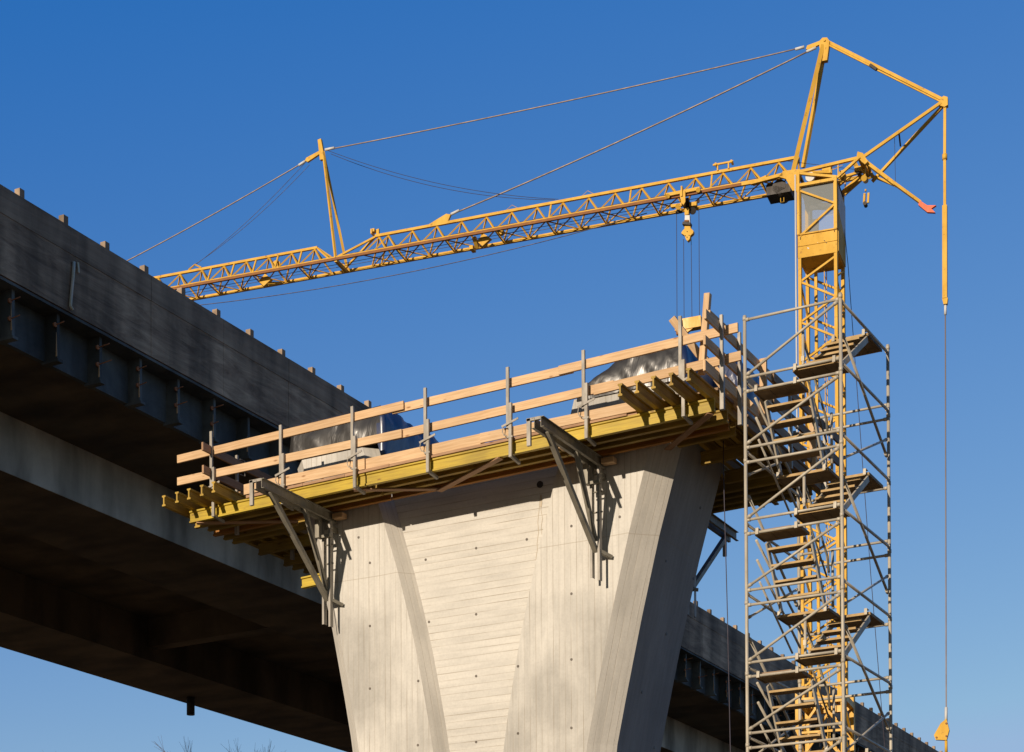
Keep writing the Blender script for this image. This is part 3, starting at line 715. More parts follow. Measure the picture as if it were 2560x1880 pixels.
for zc in cyc:
    landing(xm+.0, TX1-.05, TY0+.035, TY0+.5, zc+.005)                       # front right
    landing(TX0+.14, xm+.1, TY0+.035, TY0+.43, zc-.20)                      # front left, one step lower
    if zc < 13: landing(TX0+.13, -9.65, 28.22, 28.72, zc+.96)
    landing(-9.76, TX1-.06, 28.74, 29.46, zc+.96)                          # back landing in two bays
    flight(-10.39, -9.67, TY0+.21, zc-.28, TY0+.83, zc-1.22, 4)            # left flight, away and down
    flight(-9.76, -9.17, 28.73, zc+.91, 27.49, zc+.05, 4)                  # right flight, towards the viewer and down
    a = MB()
    a.tube((xm-.02, TY0+.55, zc-.3), (xm-.02, TY0+.55, zc+.78), .024, 8); a.bar((xm-.02, TY0+.55, zc+.3), (xm-.02, TY0+.55, zc+.38), .052, .052, (0, 1, 0))
    a.tube((xm+.05, TY1-.7, zc-1.1), (xm+.05, TY1-.7, zc-.15), .024, 8)
    a.build('newel_post', M_galv, tower)
    a = MB()
    a.poly([(xm-.02, TY0+.6, zc+.6), (xm-.02, TY1-.75, zc-.25), (xm-.02, TY1-.68, zc-.5)], .02, 8)
    a.poly([(xm-.02, TY0+.6, zc+.2), (xm-.02, TY1-.75, zc-.62)], .016, 8)
    a.build('handrail', M_brk, tower)
    a = MB()
    a.poly([(TX0+.16, TY0+.15, zc-.95), (TX0+.16, TY0+1.6, zc-1.75)], .018, 8); a.poly([(TX0+.12, TY0+.12, zc-1.35+1.05), (TX0+.12, TY1-.1, zc-1.35+.08)], .021, 8); a.poly([(TX0+.12, TY0+.15, zc-.6), (TX0+.12, TY1-.3, zc-1.55)], .021, 8)
    a.build('handrail', M_galv, tower)
    a = MB()
    a.bar((TX0+.2, TY0+.1, zc-.19), (xm-.08, TY0+.1, zc-.19), .03, .06)
    if zc < 12: a.build('toe_board', M_wold, tower)

# ------------------------------------------------------------------ crane
P0 = V((-19.61, 54.23, 30.40)); cdv = V((-.99, -.14, 0)).normalized(); cn = V((-cdv.y*-1, cdv.x*-1, 0)); cn = V((cdv.y, -cdv.x, 0))
def C(L, lat, z): return P0+cdv*L+cn*lat+V((0, 0, z))
def CQ(px, py, lat):
    r__ = f2+r2*((px-W_/2)/F)+u2*((CY-py)/F); return CAM+r__*(((P0+cn*lat-CAM).dot(cn))/r__.dot(cn))
crane = thing('tower_crane', 'yellow tower crane with a long lattice jib reaching left over the bridge', 'crane', C(-.75, .42, 0)-V((0, 0, 30.4)))
W2 = .84
def crb(mb, a, b_, w, h=None, m=0): mb.bar(C(*a), C(*b_), w, h or w, m=m); return mb
# jib
j = MB()
TOPS1 = [.52+.883*k for k in range(0, 16)]                   # nodes of the inner section
TOPS1 = [t_ for t_ in TOPS1 if t_ < 14.0]+[14.1]
TOPS2 = [16.5+.872*k for k in range(0, 12)]
def lattice(tops, z_at):
    prevn = None
    for k, t_ in enumerate(tops):
        nx = [t_-.44, t_+.44]
        for q in nx:
            crb(j, (t_, .42, .70), (q, .03, 0.03), .045); crb(j, (t_, .42, .70), (q, W2-.03, -.02), .045)
            pass
        crb(j, (nx[0], .0, 0), (nx[1], W2, -.04), .03); crb(j, (nx[0], 0, 0), (nx[0], W2, -.04), .03) if k % 2 else crb(j, (nx[1], 0, 0), (nx[0], W2, -.04), .03)
lattice(TOPS1, 0); lattice(TOPS2, 0)
for t_ in (2.65, 5.3, 8.0, 17.0, 17.9, 18.75, 19.6, 20.5): crb(j, (t_, .42, .70), (t_-.05, .04, .05), .05)
crb(j, (-.1, .42, .76), (14.25, .42, .76), .085, .085); crb(j, (16.4, .42, .74), (26.6, .42, .74), .08, .08)
crb(j, (14.25, .42, .74), (15.7, .02, .02), .06); crb(j, (14.25, .42, .74), (15.7, W2-.02, -.04), .06)
crb(j, (16.4, .42, .72), (15.75, .02, .06), .055); crb(j, (16.4, .42, .72), (15.4, W2-.02, .0), .055)
crb(j, (-.1, .42, .74), (.0, .0, .1), .06); crb(j, (-.1, .42, .74), (.0, W2, .1), .06)
crb(j, (0, W2, -.04), (26.6, W2, -.04), .085, .09); crb(j, (0, .0, .085), (26.6, .0, .085), .05, .03)
j.build('jib', M_crane, crane)
a = MB(); crb(a, (1.6, -.0, .02), (26.6, -.0, .02), .075, .085); a.build('jib_chord', M_rust, crane)
a = MB(); crb(a, (-.1, -.0, .02), (1.6, -.0, .02), .08, .09); a.build('jib_chord', M_crane, crane)
a = MB()
for lt, z in ((.3, -.0), (.55, .03), (.42, .35)): a.tube(C(.2, lt, z), C(26, lt, z-.03), .009, 5)
a.build('trolley_rope', M_thin, crane)
# little pulley discs and plates inside the jib
def disc(L, z, r__, lat0=.35, th_=.1):
    a = MB(); a.tube(C(L, lat0, z), C(L, lat0+th_, z), r__, 16); a.tube(C(L, lat0-.03, z), C(L, lat0+th_+.03, z), r__*.3, 10); return a
disc(17.95, .38, .16).build('pulley', M_crane, crane); disc(9.72, .1, .1).build('pulley', M_crane, crane)
a = MB(); a.prism([C(18.35, .3, .12), C(18.6, .3, -.1), C(18.4, .3, -.3), C(18.1, .3, -.1)], cn*.12); crb(a, (18.3, .35, -.2), (17.9, .7, -.12), .08); a.build('weight_plate', M_crane, crane)
a = MB(); a.prism([C(10.3, .3, .12), C(10.55, .3, -.08), C(10.35, .3, -.28), C(10.05, .3, -.08)], cn*.12); crb(a, (10.6, .2, 0), (10.6, .5, -.2), .12); crb(a, (10.75, .3, -.25), (10.75, .6, -.25), .12); a.build('weight_plate', M_crane, crane)
a = MB(); crb(a, (14.15, .42, .78), (14.15, .42, .98), .1, .06); crb(a, (14.3, .34, .95), (14.3, .5, .95), .1); crb(a, (14.35, .3, .9), (14.35, .54, .9), .05, .16); a.build('rope_anchor', M_crane, crane)
a = MB(); a.prism([C(12.3, .38, .8), C(11.6, .38, .8), C(11.5, .38, 1.0), C(11.66, .38, 1.05)], cn*.09); a.build('jib_lug', M_crane, crane)
a = MB()
for q in (2.1, 2.45): crb(a, (q, .36, .78), (q, .36, .98), .04)
crb(a, (1.95, .36, .98), (2.6, .36, .98), .05); a.tube(C(2.0, .28, .97), C(2.0, .5, .97), .04, 8); a.tube(C(2.5, .28, .97), C(2.5, .5, .97), .04, 8); a.build('rope_guide', M_crane, crane)
a = MB()
for q in (9.35, 6.75): a.poly([C(q+.22, .42, .8), C(q, .42, .95), C(q-.22, .42, .8)], .008, 5)
a.poly([C(21.4, .42, .8), C(21.15, .42, .95), C(20.9, .42, .8)], .03, 5); a.build('loop', M_crane, crane)
# kingpost on the jib
a = MB()
for lt, q0 in ((.0, 15.52), (.84, 15.5)): a.bar(C(q0, lt, .06), C(16.17, .42, 3.98), .075, .075)
a.bar(C(15.52, 0, -.02), C(15.52, W2, -.05), .1, .1)
a.prism([C(16.1, .37, 3.7), C(16.28, .37, 3.7), C(16.36, .37, 4.4), C(16.24, .37, 4.42)], cn*.12)
a.build('king_post', M_crane, crane)
a = MB(); a.prism([C(16.2, .38, 4.05), C(16.2, .38, 3.95), C(16.75, .38, 3.72), C(16.85, .38, 3.78), C(16.8, .38, 3.87)], cn*.08); a.build('link_plate', M_crane, crane)
def sag(a, b_, s_, n_=24):
    a = V(a); b_ = V(b_); return [a.lerp(b_, i/n_)+V((0, 0, -s_*4*(i/n_)*(1-i/n_))) for i in range(n_+1)]
APX = (-.92, .5, 4.23)
def rope(p, r__, m_, nm, n_=6): a = MB(); a.poly(p, r__, n_); return a.build(nm, m_, crane)
rope(sag(C(-.3, .42, 4.15), C(16.1, .42, 4.02), .10), .021, M_cable, 'pendant_rope')
rope(sag(C(-.45, .5, 4.05), C(11.55, .42, 1.0), .12), .025, M_cable, 'pendant_rope')
rope(sag(C(16.85, .42, 3.78), C(26, .42, .95), .10), .021, M_cable, 'pendant_rope')
for k in range(2):
    rope(sag(C(15.95, .3+.24*k, 3.92), C(7.75+.12*k, .42, .85), .32+.06*k), .009, M_thin, 'guy_wire', 5)
    rope(sag(C(16.75, .3+.24*k, 3.7), C(21.3+.1*k, .42, .85), .18+.05*k), .008, M_thin, 'guy_wire', 5)
rope(sag(C(4.8, .5, -.08), C(26.2, .5, .0), .60), .013, M_thin, 'hoist_rope', 5)
for e in ((C(-.3, .42, 4.15), C(-.02, .42, 4.13)), (C(-.65, .5, 4.1), C(-.35, .5, 4.03)), (C(16.85, .42, 3.78), C(17.1, .42, 3.68)), (C(15.75, .42, 4.03), C(16.1, .42, 4.03)), (C(11.5, .42, 1.02), C(11.2, .42, 1.1))):
    a = MB(); a.tube(e[0], e[1], .045, 8); a.build('rope_socket', M_white, crane)
# apex frame
a = MB()
a.bar(C(0, 0, .12), C(-.86, .46, 4.1), .115, .115); a.build('apex_leg', M_crane, crane)
a = MB(); a.bar(C(-.12, .98, .70), C(-.92, .54, 4.1), .105, .105); a.build('apex_leg', M_crane, crane)
a = MB(); a.prism([C(-.74, .42, 4.22), C(-.86, .42, 4.32), C(-1.0, .42, 4.3), C(-1.08, .42, 4.17), C(-1.0, .42, 3.6), C(-.84, .42, 3.6)], cn*.16)
a.prism([C(-.86, .46, 4.28), C(-.86, .46, 4.18), C(-.42, .46, 4.06), C(-.34, .46, 4.1), C(-.38, .46, 4.2)], cn*.08); a.tube(C(-.92, .38, 4.22), C(-.92, .62, 4.22), .04, 10); a.build('apex_plate', M_crane, crane)
TL = (-4.5, .5, 1.68)
a = MB(); a.bar(C(-.95, .50, 4.24), C(-4.47, .5, 1.72), .07, .09); a.bar(C(-1.0, .46, 4.1), C(-2.4, .46, 3.1), .045, .045); a.bar(C(-2.4, .5, 3.1), C(-4.4, .5, 1.68), .04, .04); a.bar(C(-2.3, .46, 3.2), C(-2.5, .46, 3.02), .08, .08, m=1)
a.build('back_tie', [M_crane, M_dark], crane)
a = MB(); a.bar(C(-2.1, -.08, .10), C(-4.42, .45, 1.62), .085, .085); a.build('tail_strut', M_crane, crane)
a = MB(); a.bar(C(-2.25, 1.0, -.12), C(-4.45, .55, 1.55), .08, .08); a.build('tail_strut', M_crane, crane)
a = MB(); crb(a, (-3.2, .17, .84), (-3.15, .8, .72), .045); a.build('spreader', M_dark, crane)
a = MB(); a.prism([C(-4.35, .42, 1.55), C(-4.38, .42, 1.72), C(-4.5, .42, 1.8), C(-4.62, .42, 1.74), C(-4.62, .42, 1.5), C(-4.52, .42, 1.46)], cn*.16); a.build('tail_plate', M_crane, crane)
a = MB(); a.bar(C(-4.53, .5, 1.6), C(-4.51, .5, .0), .08, .08); a.tube(C(-4.51, .5, .06), C(-4.51, .5, -.1), .075, 10); a.bar(C(-4.51, .5, -.08), C(-4.50, .5, -1.5), .08, .08)
a.bar(C(-4.5, .5, -1.5), C(-4.48, .5, -4.3), .15, .14); a.prism([C(-4.40, .44, -4.3), C(-4.44, .44, -4.48), C(-4.55, .44, -4.48), C(-4.57, .44, -4.3)], cn*.14); a.build('ballast_tie', M_crane, crane)
a = MB(); a.tube(C(-4.49, .52, -4.45), C(-4.485, .52, -4.78), .04, 8); a.build('rope_socket', M_white, crane)
a = MB(); a.tube(C(-4.485, .52, -4.7), C(-4.33, .52, -29.9), .02, 6); a.build('ballast_rope', M_cable, crane)
a = MB(); a.prism([C(-4.42, .45, -16.95), C(-4.25, .45, -17.08), C(-4.05, .45, -17.42), C(-4.10, .45, -17.56), C(-4.42, .45, -17.6), C(-4.50, .45, -17.3)], cn*.13); a.tube(C(-4.40, .52, -17.05), C(-4.41, .52, -16.6), .045, 8, m=1); a.tube(C(-4.40, .52, -17.6), C(-4.40, .52, -17.95), .045, 8)
for q, z in ((-4.42, -17.1), (-4.13, -17.5), (-4.42, -17.48)): a.tube(C(q, .43, z), C(q, .6, z), .03, 10, m=2)
a.build('rope_pulley_block', [M_crane, M_white, M_rust], crane)
# tail truss between the mast head and the tail node
a = MB()
for lt in (-.15, 1.0):
    crb(a, (-.2, lt, .0), (-2.05, lt, .10), .085); crb(a, (-1.38, lt, -.38), (-2.08, lt, .12), .075); crb(a, (-.2, lt, -.03), (-1.38, lt, -.36), .075); crb(a, (-.2, lt, 0), (-.2, lt, -.45), .09); crb(a, (-1.42, lt, -.42), (-1.42, lt, .0), .0 or .03)
crb(a, (-2.08, -.15, .1), (-2.12, 1.0, .08), .12, .1); crb(a, (-.2, -.15, 0), (-.2, 1, 0), .08)
a.build('head_frame', M_crane, crane)
def q4(x, y, lat): return CQ(1900+x/4.86, 360+y/4.86, lat)
a = MB(); a.prism([q4(1185, 90, -.15), q4(1250, 110, -.15), q4(1310, 210, -.15), q4(1275, 245, -.15), q4(1235, 215, -.15), q4(1175, 140, -.15)], cn*.1)
a.prism([q4(1255, 250, .9), q4(1310, 260, .9), q4(1395, 390, .9), q4(1365, 410, .9), q4(1300, 340, .9)], cn*.1)
a.bar(q4(1265, 205, .0), q4(1640, 490, .15), .10, .10); a.bar(q4(1380, 395, .85), q4(1660, 510, .5), .08, .08); a.bar(q4(1620, 470, .12), q4(1950, 710, .3), .085, .085); a.bar(q4(1650, 500, .5), q4(1790, 600, .3), .07, .07)
a.build('folding_arm', M_crane, crane)
a = MB(); a.bar(q4(1130, 190, .4), q4(1195, 320, .5), .09, .09); a.bar(q4(950, 420, .6), q4(1200, 345, .6), .07, .07); a.bar(q4(960, 505, .9), q4(1180, 325, .7), .06, .06); a.bar(q4(985, 605, 1.0), q4(1235, 375, .7), .09, .09); a.bar(q4(1180, 320, .3), q4(1320, 330, .9), .13, .12); a.bar(q4(1300, 210, .2), q4(1340, 330, .8), .07, .07)
a.build('head_brace', M_crane, crane)
a = MB(); a.prism([CQ(2298, 500, .25), CQ(2318, 513, .25), CQ(2340, 513, .25), CQ(2328, 521, .25), CQ(2338, 531, .25), CQ(2318, 530, .25), CQ(2296, 512, .25)], cn*.1); a.build('arm_tip', M_orange, crane)
a = MB(); a.bar(q4(1272, 240, .4), q4(1268, 400, .4), .07, .07); a.tube(q4(1262, 415, .35), q4(1262, 415, .55), .09, 12); a.tube(q4(1285, 445, .4), q4(1285, 445, .55), .085, 12, m=1); a.bar(q4(1290, 425, .45), q4(1350, 410, .6), .05, .05); a.bar(q4(1150, 310, .3), q4(1240, 300, .3), .1, .14); a.tube(q4(1205, 345, .3), q4(1205, 345, .7), .09, 10, m=1)
a.build('winch', [M_crane, M_dark], crane)
a = MB(); crb(a, (-2.12, .4, -.75), (-2.1, .4, -1.05), .09, .06); crb(a, (-2.24, .4, -.75), (-2.22, .4, -1.05), .06, .06); a.tube(C(-2.15, .4, -.68), C(-2.15, .4, -.62), .03, 6); a.tube(C(-2.14, .3, -1.08), C(-2.14, .5, -1.08), .06, 10, m=1); a.build('limit_switch', [M_crane, M_dark], crane)
# machinery below the jib foot
a = MB(); a.tube(C(.45, .1, -.2), C(.45, .8, -.2), .22, 16); crb(a, (.1, .4, -.28), (.85, .4, -.28), .6, .26); a.tube(C(.75, .2, -.1), C(.75, .7, -.1), .14, 12); a.build('winch_drum', M_dark, crane)
a = MB(); a.prism([C(-.25, -.1, .12), C(.28, -.1, .16), C(.42, -.1, .0), C(.2, -.1, -.1), C(.0, -.1, -.5), C(-.22, -.1, -.55)], cn*.08); crb(a, (.3, -.05, .06), (1.3, -.05, -.02), .1, .1); crb(a, (.8, .0, .1), (1.3, .2, .08), .12, .1); a.poly([C(.35, .3, -.45), C(.35, .3, -.6), C(.45, .3, -.6), C(.45, .3, -.45)], .012, 5); a.build('jib_foot', M_crane, crane)
a = MB(); crb(a, (-.5, .2, .0), (-1.1, .4, .05), .35, .12); crb(a, (-1.0, .3, .0), (-1.0, .3, .26), .28, .16); crb(a, (-.55, .6, -.2), (-1.25, .6, -.2), .5, .3); a.tube(C(-.55, -.12, -.18), C(-.55, .0, -.18), .14, 16, m=1); a.tube(C(-1.5, .0, -.2), C(-1.5, .3, -.2), .1, 12); a.poly([C(-.4, .2, .1), C(-.8, .25, .22), C(-1.2, .3, .12), C(-1.45, .4, .25)], .012, 5)
a.build('slewing_gear', [M_crane, M_white], crane)
a = MB(); a.poly([C(.25, .42, .7), C(-1.0, .5, .35), C(-1.9, .6, .12)], .008, 5); a.poly([C(-3.05, .3, .75), C(-3.07, .3, -.75)], .007, 5); a.poly([CQ(x_, y_, .9) for x_, y_ in ((2105, 520), (2108, 545), (2120, 660), (2152, 1100), (2178, 1450), (2204, 1770), (2212, 1870), (2216, 1930))], .011, 5); a.build('control_cable', M_thin, crane)
# mast and cab
ML, MR, MN, MF = -.18, -1.38, -.18, 1.06
ms = MB(); q = .05
ZL = -16.2
for L_ in (ML-q, MR+q):
    for lt in (MN+q, MF-q): crb(ms, (L_, lt, -.4), (L_, lt, ZL), .1)
z = -2.75; k = 0; H = .62
while z > ZL+.3:
    zb_ = z-H
    for lt in (MN+q, MF-q):
        a_, b_ = (ML-q, MR+q) if (k % 2 == (0 if lt < .5 else 1)) else (MR+q, ML-q)
        crb(ms, (b_, lt, z), (a_, lt, zb_), .06)
    for L_ in (ML-q, MR+q):
        a_, b_ = (MN+q, MF-q) if k % 2 else (MF-q, MN+q)
        crb(ms, (L_, a_, z), (L_, b_, zb_), .055)
    z = zb_; k += 1
ms.build('mast', M_crane, crane)
# wider foot section of the mast
lo = MB()
for L_ in (ML+.08, MR-.1):
    for lt in (MN-.1, MF+.1): crb(lo, (L_, lt, ZL+.3), (L_, lt, -30.4), .14)
z = ZL+.1; k = 0
crb(lo, (ML+.1, MN-.1, ZL-.05), (MR-.1, MN-.1, ZL-.05), .16, .2); crb(lo, (ML+.1, MF+.1, ZL-.05), (MR-.1, MF+.1, ZL-.05), .16, .2)
crb(lo, (ML+.08, MN-.1, ZL), (ML+.08, MF+.1, ZL), .14, .2); crb(lo, (MR-.1, MN-.1, ZL), (MR-.1, MF+.1, ZL), .14, .2)
z = ZL-.1
while z > -30:
    zb_ = max(z-.9, -30.4)
    for lt in (MN-.1, MF+.1):
        xm_ = (ML+MR)/2
        crb(lo, (ML+.08, lt, zb_), (xm_, lt, z), .07); crb(lo, (xm_, lt, z), (MR-.1, lt, zb_), .07); crb(lo, (ML+.08, lt, zb_), (MR-.1, lt, zb_), .07)
    for L_ in (ML+.08, MR-.1): crb(lo, (L_, MN-.1, z), (L_, MF+.1, zb_), .07)
    z = zb_
lo.build('mast_foot', M_cbase, crane)
a = MB(); crb(a, (-.52, MN-.012, -2.42), (-.47, MN-.012, -2.38), .012, .03); crb(a, (-.72, MN-.012, -2.30), (-.8, MN-.012, -2.28), .012, .012); a.build('scuff_mark', M_white, crane)
a = MB(); crb(a, (-.98, MN-.014, -2.24), (-1.06, MN-.014, -2.34), .012, .02); crb(a, (-.26, MN-.03, -2.02), (-.26, MN-.03, -2.1), .012, .02); crb(a, (-1.3, MN-.03, -1.98), (-1.3, MN-.03, -2.04), .012, .02); a.build('scuff_mark', M_dark, crane)
# ladder inside the mast
a = MB()
for lt in (.5, .85): a.bar(C(-.85, lt, -2.7), C(-.85, lt, -30), .02, .02)
z = -3.0
while z > -30: a.tube(C(-.85, .5, z), C(-.85, .85, z), .012, 5); z -= .3
a.bar(C(-.55, .7, -2.5), C(-.55, .7, -16), .09, .07); a.build('ladder', M_crane, crane)
# cab fills the mast top
zc0, zc1, zc2, zc3 = -.47, -1.95, -2.60, -2.66
cb = MB()
cb.prism([C(ML, MN-.01, zc1), C(MR, MN-.01, zc1), C(MR, MN-.01, zc3+.0), C(ML, MN-.01, zc3)], cn*.03)
cb.prism([C(ML+.0, MN, zc2), C(MR, MN, zc2), C(MR, MF, zc2), C(ML, MF, zc2)], V((0, 0, -.04)))
crb(cb, (ML+.0, MN-.02, -2.30), (MR, MN-.02, -2.30), .02, .02)
for L_ in (ML-.03, MR+.03): crb(cb, (L_, MN-.02, zc0+.08), (L_, MN-.02, zc1), .09)
crb(cb, (ML, MN-.02, zc0+.03), (MR, MN-.02, zc0+.03), .09); crb(cb, (ML, MN-.03, zc1), (MR, MN-.03, zc1), .04)
cb.prism([C(MR-.0, MN+.05, -1.35), C(MR, MF, -1.8), C(MR, MF, zc2), C(MR, MN+.05, zc2)], -cdv*.03)
cb.prism([C(ML, MN+.05, -1.9), C(ML, MF, -1.9), C(ML, MF, zc2), C(ML, MN+.05, zc2)], cdv*.03)
cabo = cb.build('cab', M_crane, crane)
a = MB(); crb(a, (ML-.08, MN-.0, -.6), (MR+.08, MN-.0, -1.15), .055); crb(a, (MR+.08, MN, -1.2), (ML-.08, MN, -1.98), .06); sub(cabo, a, 'cab_brace', M_crane)
a = MB(); a.prism([C(ML-.09, MN+.04, zc0), C(MR+.09, MN+.04, zc0), C(MR+.09, MN+.04, zc1), C(ML-.09, MN+.04, zc1)], cn*.012); sub(cabo, a, 'window', M_glass)
a = MB(); a.prism([C(MR-.01, MN+.06, zc0-.1), C(MR-.01, MF, zc0-.25), C(MR-.01, MF, -1.78), C(MR-.01, MN+.06, -1.33)], -cdv*.02); sub(cabo, a, 'side_panel', M_white)
a = MB(); a.prism([C(ML-.0, MN+.06, zc0-.0), C(ML-.0, MF, zc0), C(ML, MF, -1.9), C(ML, MN+.06, -1.9)], cdv*.01); a.prism([C(ML, MF, zc0), C(MR, MF, zc0), C(MR, MF, -.9), C(ML, MF, -.95)], -cn*.02)
sub(cabo, a, 'rear_panel', M_glass)
a = MB(); crb(a, (-.55, .5, -1.9), (-.55, .6, -1.2), .22, .14); crb(a, (-.3, .95, -.55), (-1.3, .95, -.75), .3, .1); crb(a, (-.45, .3, -.95), (-1.2, .5, -.85), .1, .12); crb(a, (-.35, .9, -.6), (-.35, .9, -1.9), .06, .2); sub(cabo, a, 'seat', M_dark)
a = MB(); crb(a, (ML, MN, zc0+.04), (MR, MN, zc0+.04), .05); a.prism([C(ML, MN+.05, zc0+.02), C(MR, MN+.05, zc0+.02), C(MR, MF, zc0+.02), C(ML, MF, zc0+.02)], V((0, 0, .03))); sub(cabo, a, 'roof', M_dark)
a = MB(); a.poly([C(ML+.06, MN-.05, -.1), C(ML+.06, MN-.05, -16)], .025, 6); a.build('cable_conduit', M_white, crane)
# trolley
def q5(x, y, lat): return CQ(1580+x/5.11, 350+y/5.11, lat)
def tb5(mb, a_, b_, w, h=None, lat=0, m=0): mb.bar(q5(*a_, lat), q5(*b_, lat), w, h or w, m=m)
a = MB()
tb5(a, (435, 705), (865, 620), .06, .10, -.08); tb5(a, (640, 600), (640, 730), .16, .05, -.09)
a.prism([q5(x, y, -.13) for x, y in ((610, 650), (680, 650), (680, 790), (655, 830), (630, 790), (612, 720))], cn*.04)
for x, y in ((455, 705), (845, 630)): a.tube(q5(x, y+10, -.16), q5(x, y+10, -.04), .07, 12); a.tube(q5(x, y+150, .86), q5(x, y+150, .96), .06, 12)
tb5(a, (545, 910), (850, 855), .06, .07, .93); a.bar(q5(645, 790, -.1), q5(700, 890, .9), .09, .1); a.bar(q5(500, 850, .15), q5(640, 830, .15), .1, .09); a.bar(q5(740, 830, .3), q5(830, 820, .3), .12, .12); a.bar(q5(760, 880, .5), q5(850, 880, .5), .08, .07)
a.tube(q5(590, 850, .1), q5(590, 850, .2), .09, 14)
a.build('trolley', M_crane, crane)
a = MB()
for x, y, r__ in ((525, 850, .07), (590, 905, .06), (775, 905, .11), (700, 800, .09)): a.tube(q5(x, y, .25), q5(x, y, .45), r__, 14)
a.bar(q5(690, 760, .2), q5(720, 880, .5), .16, .16); a.bar(q5(560, 930, .4), q5(640, 915, .4), .08, .06)
a.build('trolley_wheel', M_dark, crane)
a = MB(); a.bar(q5(705, 880, .2), q5(705, 965, .2), .15, .13); a.prism([q5(x, y, .1) for x, y in ((672, 1050), (738, 1050), (735, 960), (675, 960))], cn*.12, m=1); a.bar(q5(655, 1075, .17), q5(755, 1085, .17), .2, .08, m=2); a.bar(q5(680, 1050, .17), q5(735, 1050, .17), .22, .05, m=3)
a.build('rope_swivel', [M_crane, M_white, M_dark, M_rust], crane)
a = MB(); a.prism([q5(x, y, .1) for x, y in ((670, 1100), (745, 1100), (748, 1125), (785, 1160), (780, 1190), (745, 1220), (735, 1265), (710, 1290), (690, 1270), (668, 1215), (628, 1190), (640, 1165), (672, 1130))], cn*.14)
for x, y in ((703, 1168), (680, 1222), (728, 1216), (702, 1240)): a.tube(q5(x, y, .08), q5(x, y, .2), .014, 8, m=1)
a.build('hook_block', [M_crane, M_dark], crane)
def g2(x, y, lat): return CQ(1660+x/6.883, 720+y/6.883, lat)
for x0_, y0_, x1_ in ((570, 950, 225), (660, 1265, 347), (755, 1200, 483), (855, 900, 612)):
    a = MB(); a.tube(q5(x0_, y0_, .3), g2(x1_, 640, .3), .010, 5); a.build('hoist_rope', M_thin, crane)
a = MB(); a.bar(g2(205, 670, .25), g2(650, 590, .25), .26, .34); a.prism([g2(x, y, .05) for x, y in ((200, 560), (300, 530), (312, 660), (300, 790), (210, 800), (196, 680))], cn*.1, m=1); a.prism([g2(x, y, .0) for x, y in ((215, 600), (265, 590), (275, 680), (225, 740))], cn*.06)
a.bar(g2(330, 780, .2), g2(500, 660, .2), .1, .14); a.tube(g2(290, 545, .2), g2(290, 545, .4), .05, 10, m=1); a.tube(g2(400, 600, .2), g2(400, 600, .4), .05, 10, m=1)
a.build('lower_hook_block', [M_cbase, M_rust], crane)

# ------------------------------------------------------------------ existing bridge
XB = -27.0
br = thing('concrete_bridge', 'dark existing bridge running from the near left to far behind the pier', 'bridge', V((XB, 60, 16)))
Y0b, Y1b = -40, 210
# parapet formwork in panels between seams
seam0, SP = 30.15, 2.64
y = seam0-SP*26
k = 0
pm = MB(); pc = MB()
while y < Y1b:
    j_ = random.uniform(-.006, .006)
    pm.box(XB-.06+j_, XB+j_, y+.004, y+SP-.004, 18.68, 19.93); pc.box(XB-.06+j_*.6+.008, XB+.012+j_*.6, y+.004, y+SP-.004, 19.93, 20.50)
    y += SP
pm.build('parapet_shuttering', M_par, br); pc.build('parapet_cap', M_par2, br)
MB().box(XB-.34, XB-.061, Y0b, Y1b, 18.75, 20.46).build('parapet_wall', M_soff, br)
# stub posts on top
ys = 28.84; nst = 0
y = ys-1.315*3
while nst < 70 and y < 120:
    a = MB(); a.box(XB-.28, XB-.14, y-.05, y+.09, 20.4, 20.77+random.uniform(-.02, .02)); a.build('parapet_stub', M_par2, br); y += 1.315; nst += 1
# edge beam and deck
a = MB(); a.box(XB-.62, XB-.5, Y0b, Y1b, 17.63, 18.75); a.box(XB-.6, XB-.02, Y0b, Y1b, 18.6, 18.66); a.build('edge_beam', M_fas, br)
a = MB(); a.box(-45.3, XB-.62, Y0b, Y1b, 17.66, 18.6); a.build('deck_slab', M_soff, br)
a = MB(); a.box(-33.2, -30.36, Y0b, Y1b, 16.33, 17.66, 0); ga = a.build('girder', [M_gird], br)
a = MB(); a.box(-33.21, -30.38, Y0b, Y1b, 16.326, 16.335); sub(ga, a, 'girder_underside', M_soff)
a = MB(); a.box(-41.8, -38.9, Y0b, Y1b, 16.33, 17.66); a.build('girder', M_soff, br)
for y in range(-26, 200, 12):
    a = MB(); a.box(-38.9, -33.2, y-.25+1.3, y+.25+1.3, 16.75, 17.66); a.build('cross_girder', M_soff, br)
a = MB(); a.tube((-41.1, 52, 16.4), (-41.1, 52, 15.72), .14, 14); a.build('drain_pipe', M_dark, br)
# upright cantilever ribs under the parapet with their tie rods
y = 28.63-1.335*2; nb = 0
while nb < 48:
    a = MB(); a.box(XB-.5, XB-.16, y-.05, y+.03, 17.6, 18.6); a.box(XB-.56, XB-.1, y-.09, y+.07, 17.57, 17.63)
    o_ = a.build('edge_bracket', M_fas, br)
    for zz in (18.35, 17.98):
        w = MB()
        if random.random() < .75:
            yy = y-.07; l_ = random.uniform(.12, .36)
            w.tube((XB-.2, yy, zz), (XB-.2+l_, yy+.04, zz+.05), .012, 6); w.tube((XB-.2, yy-.02, zz), (XB-.16, yy-.02, zz), .05, 8)
        if w.v: sub(o_, w, 'tie_rod', M_rustrod)
    # pale sliver per bracket: sunlight on its edge painted as colour
    z0_ = 17.66+random.uniform(0, .15); w = MB(); w.prism([(XB-.185, y-.052, z0_), (XB-.165, y-.062, z0_+random.uniform(.3, .6)), (XB-.150, y-.062, z0_+.2), (XB-.150, y-.052, z0_)], (0, -.01, 0)); sub(o_, w, 'sunlight_sliver', M_wood)
    y += 1.335; nb += 1
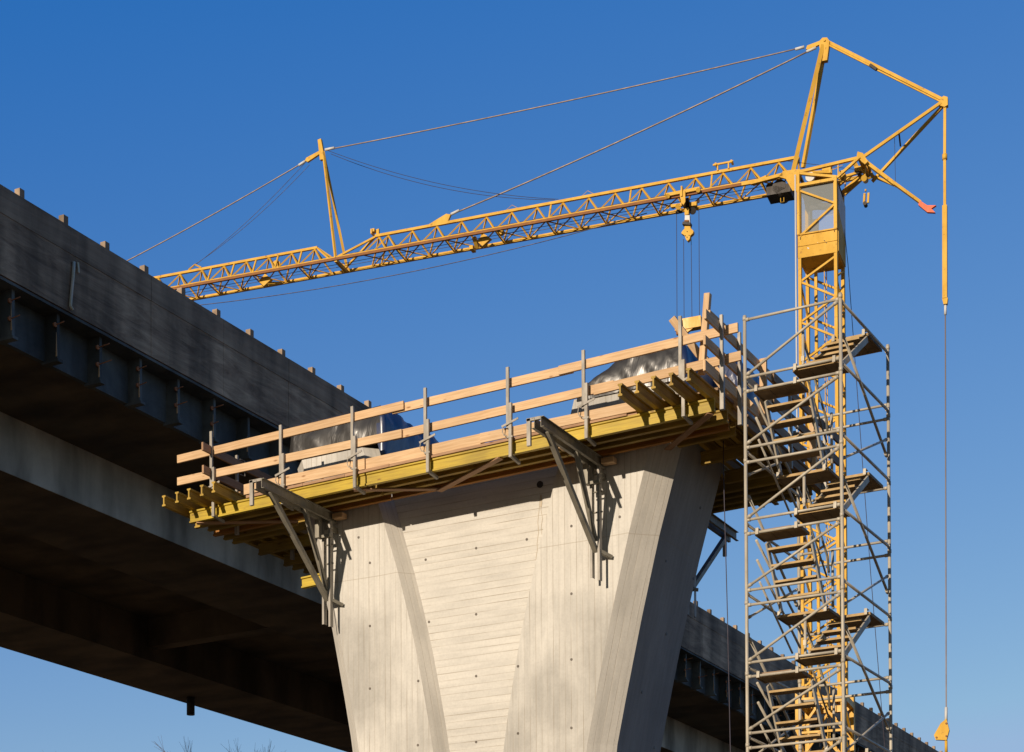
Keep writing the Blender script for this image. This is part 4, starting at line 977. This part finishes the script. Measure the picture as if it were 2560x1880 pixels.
a = MB(); p = at(s_x := 160*2560/2250, 575*2560/2250, X=XB+.02); a.poly([at(185, 655, X=XB+.03), at(183, 690, X=XB+.05), at(178, 740, X=XB+.03), at(176, 765, X=XB+.05), at(182, 775, X=XB+.06)], .035, 6); a.bar(at(195, 656, X=XB+.03), at(197, 682, X=XB+.03), .05, .02, (1, 0, 0)); a.build('loose_strip', M_paper, br)

# ------------------------------------------------------------------ rope beside the pier
a = MB(); p0 = at(1809, 1190, X=-12.0); p1 = at(1826, 1880, X=-12.0)
d_ = (p1-p0); a.poly([p0+V((0, 0, .6)), p0, p0.lerp(p1, .5)+V((0, .02, 0)), p1, V((p1.x, p1.y, .3))], .008, 6)
o = a.build('hanging_rope', M_thin, None, V((p1.x, p1.y, 0)))
tag(o, 'thin dark rope hanging straight down from the platform to the right of the pier', 'rope')

# ------------------------------------------------------------------ bare trees far left
M_twig = paint('bare_twigs', (.13, .085, .075), (.2, .12, .11), .5, .9)
def tree(x, y, h, seed, label):
    rnd = random.Random(seed)
    t = thing('bare_tree', label, 'tree', V((x, y, 0)), 'bare trees beyond the bridge')
    tk = MB(); cr_ = MB()
    tk.poly([(x, y, 0), (x+.1, y, h*.3), (x, y+.1, h*.62)], .22, 8, r1=.12); tk.build('trunk', M_twig, t)
    def grow(p, d, l, r__, dep):
        q = p+d*l; cr_.tube(p, q, r__, 4, caps=False, r1=r__*.6)
        if dep == 0: return
        for _ in range(3 if dep > 1 else 4):
            nd_ = (d+V((rnd.uniform(-.6, .6), rnd.uniform(-.6, .6), rnd.uniform(-.15, .5)))).normalized()
            grow(p.lerp(q, rnd.uniform(.45, 1)), nd_, l*rnd.uniform(.6, .8), r__*.55, dep-1)
    for i in range(9):
        a_ = i*2.4; zz = h*(.3+.04*i)
        grow(V((x, y, zz)), V((math.cos(a_)*.8, math.sin(a_)*.8, .8)).normalized(), h*.2*(1-.04*i), .09, 5 if i > 5 else 4)
    # scale so that the top twig reaches h
    top = max(v.z for v in cr_.v); f_ = (h-h*.3)/(top-h*.3)
    for v in cr_.v: v.z = h*.3+(v.z-h*.3)*f_ if v.z > h*.3 else v.z
    cr_.build('crown', M_twig, t)
def tree_px(px, ytop, depth, seed, label):
    r__ = f2+r2*((px-W_/2)/F)+u2*((CY-ytop)/F); p = CAM+r__*(depth/r__.dot(fw)); tree(p.x, p.y, p.z, seed, label)
tree_px(345, 1862, 72, 3, 'leftmost bare treetop just above the lower picture edge under the bridge')
tree_px(514, 1852, 70, 5, 'tallest bare treetop under the bridge near the drain pipe')
tree_px(845, 1866, 74, 8, 'bare treetop just left of the pier foot below the dark bridge')
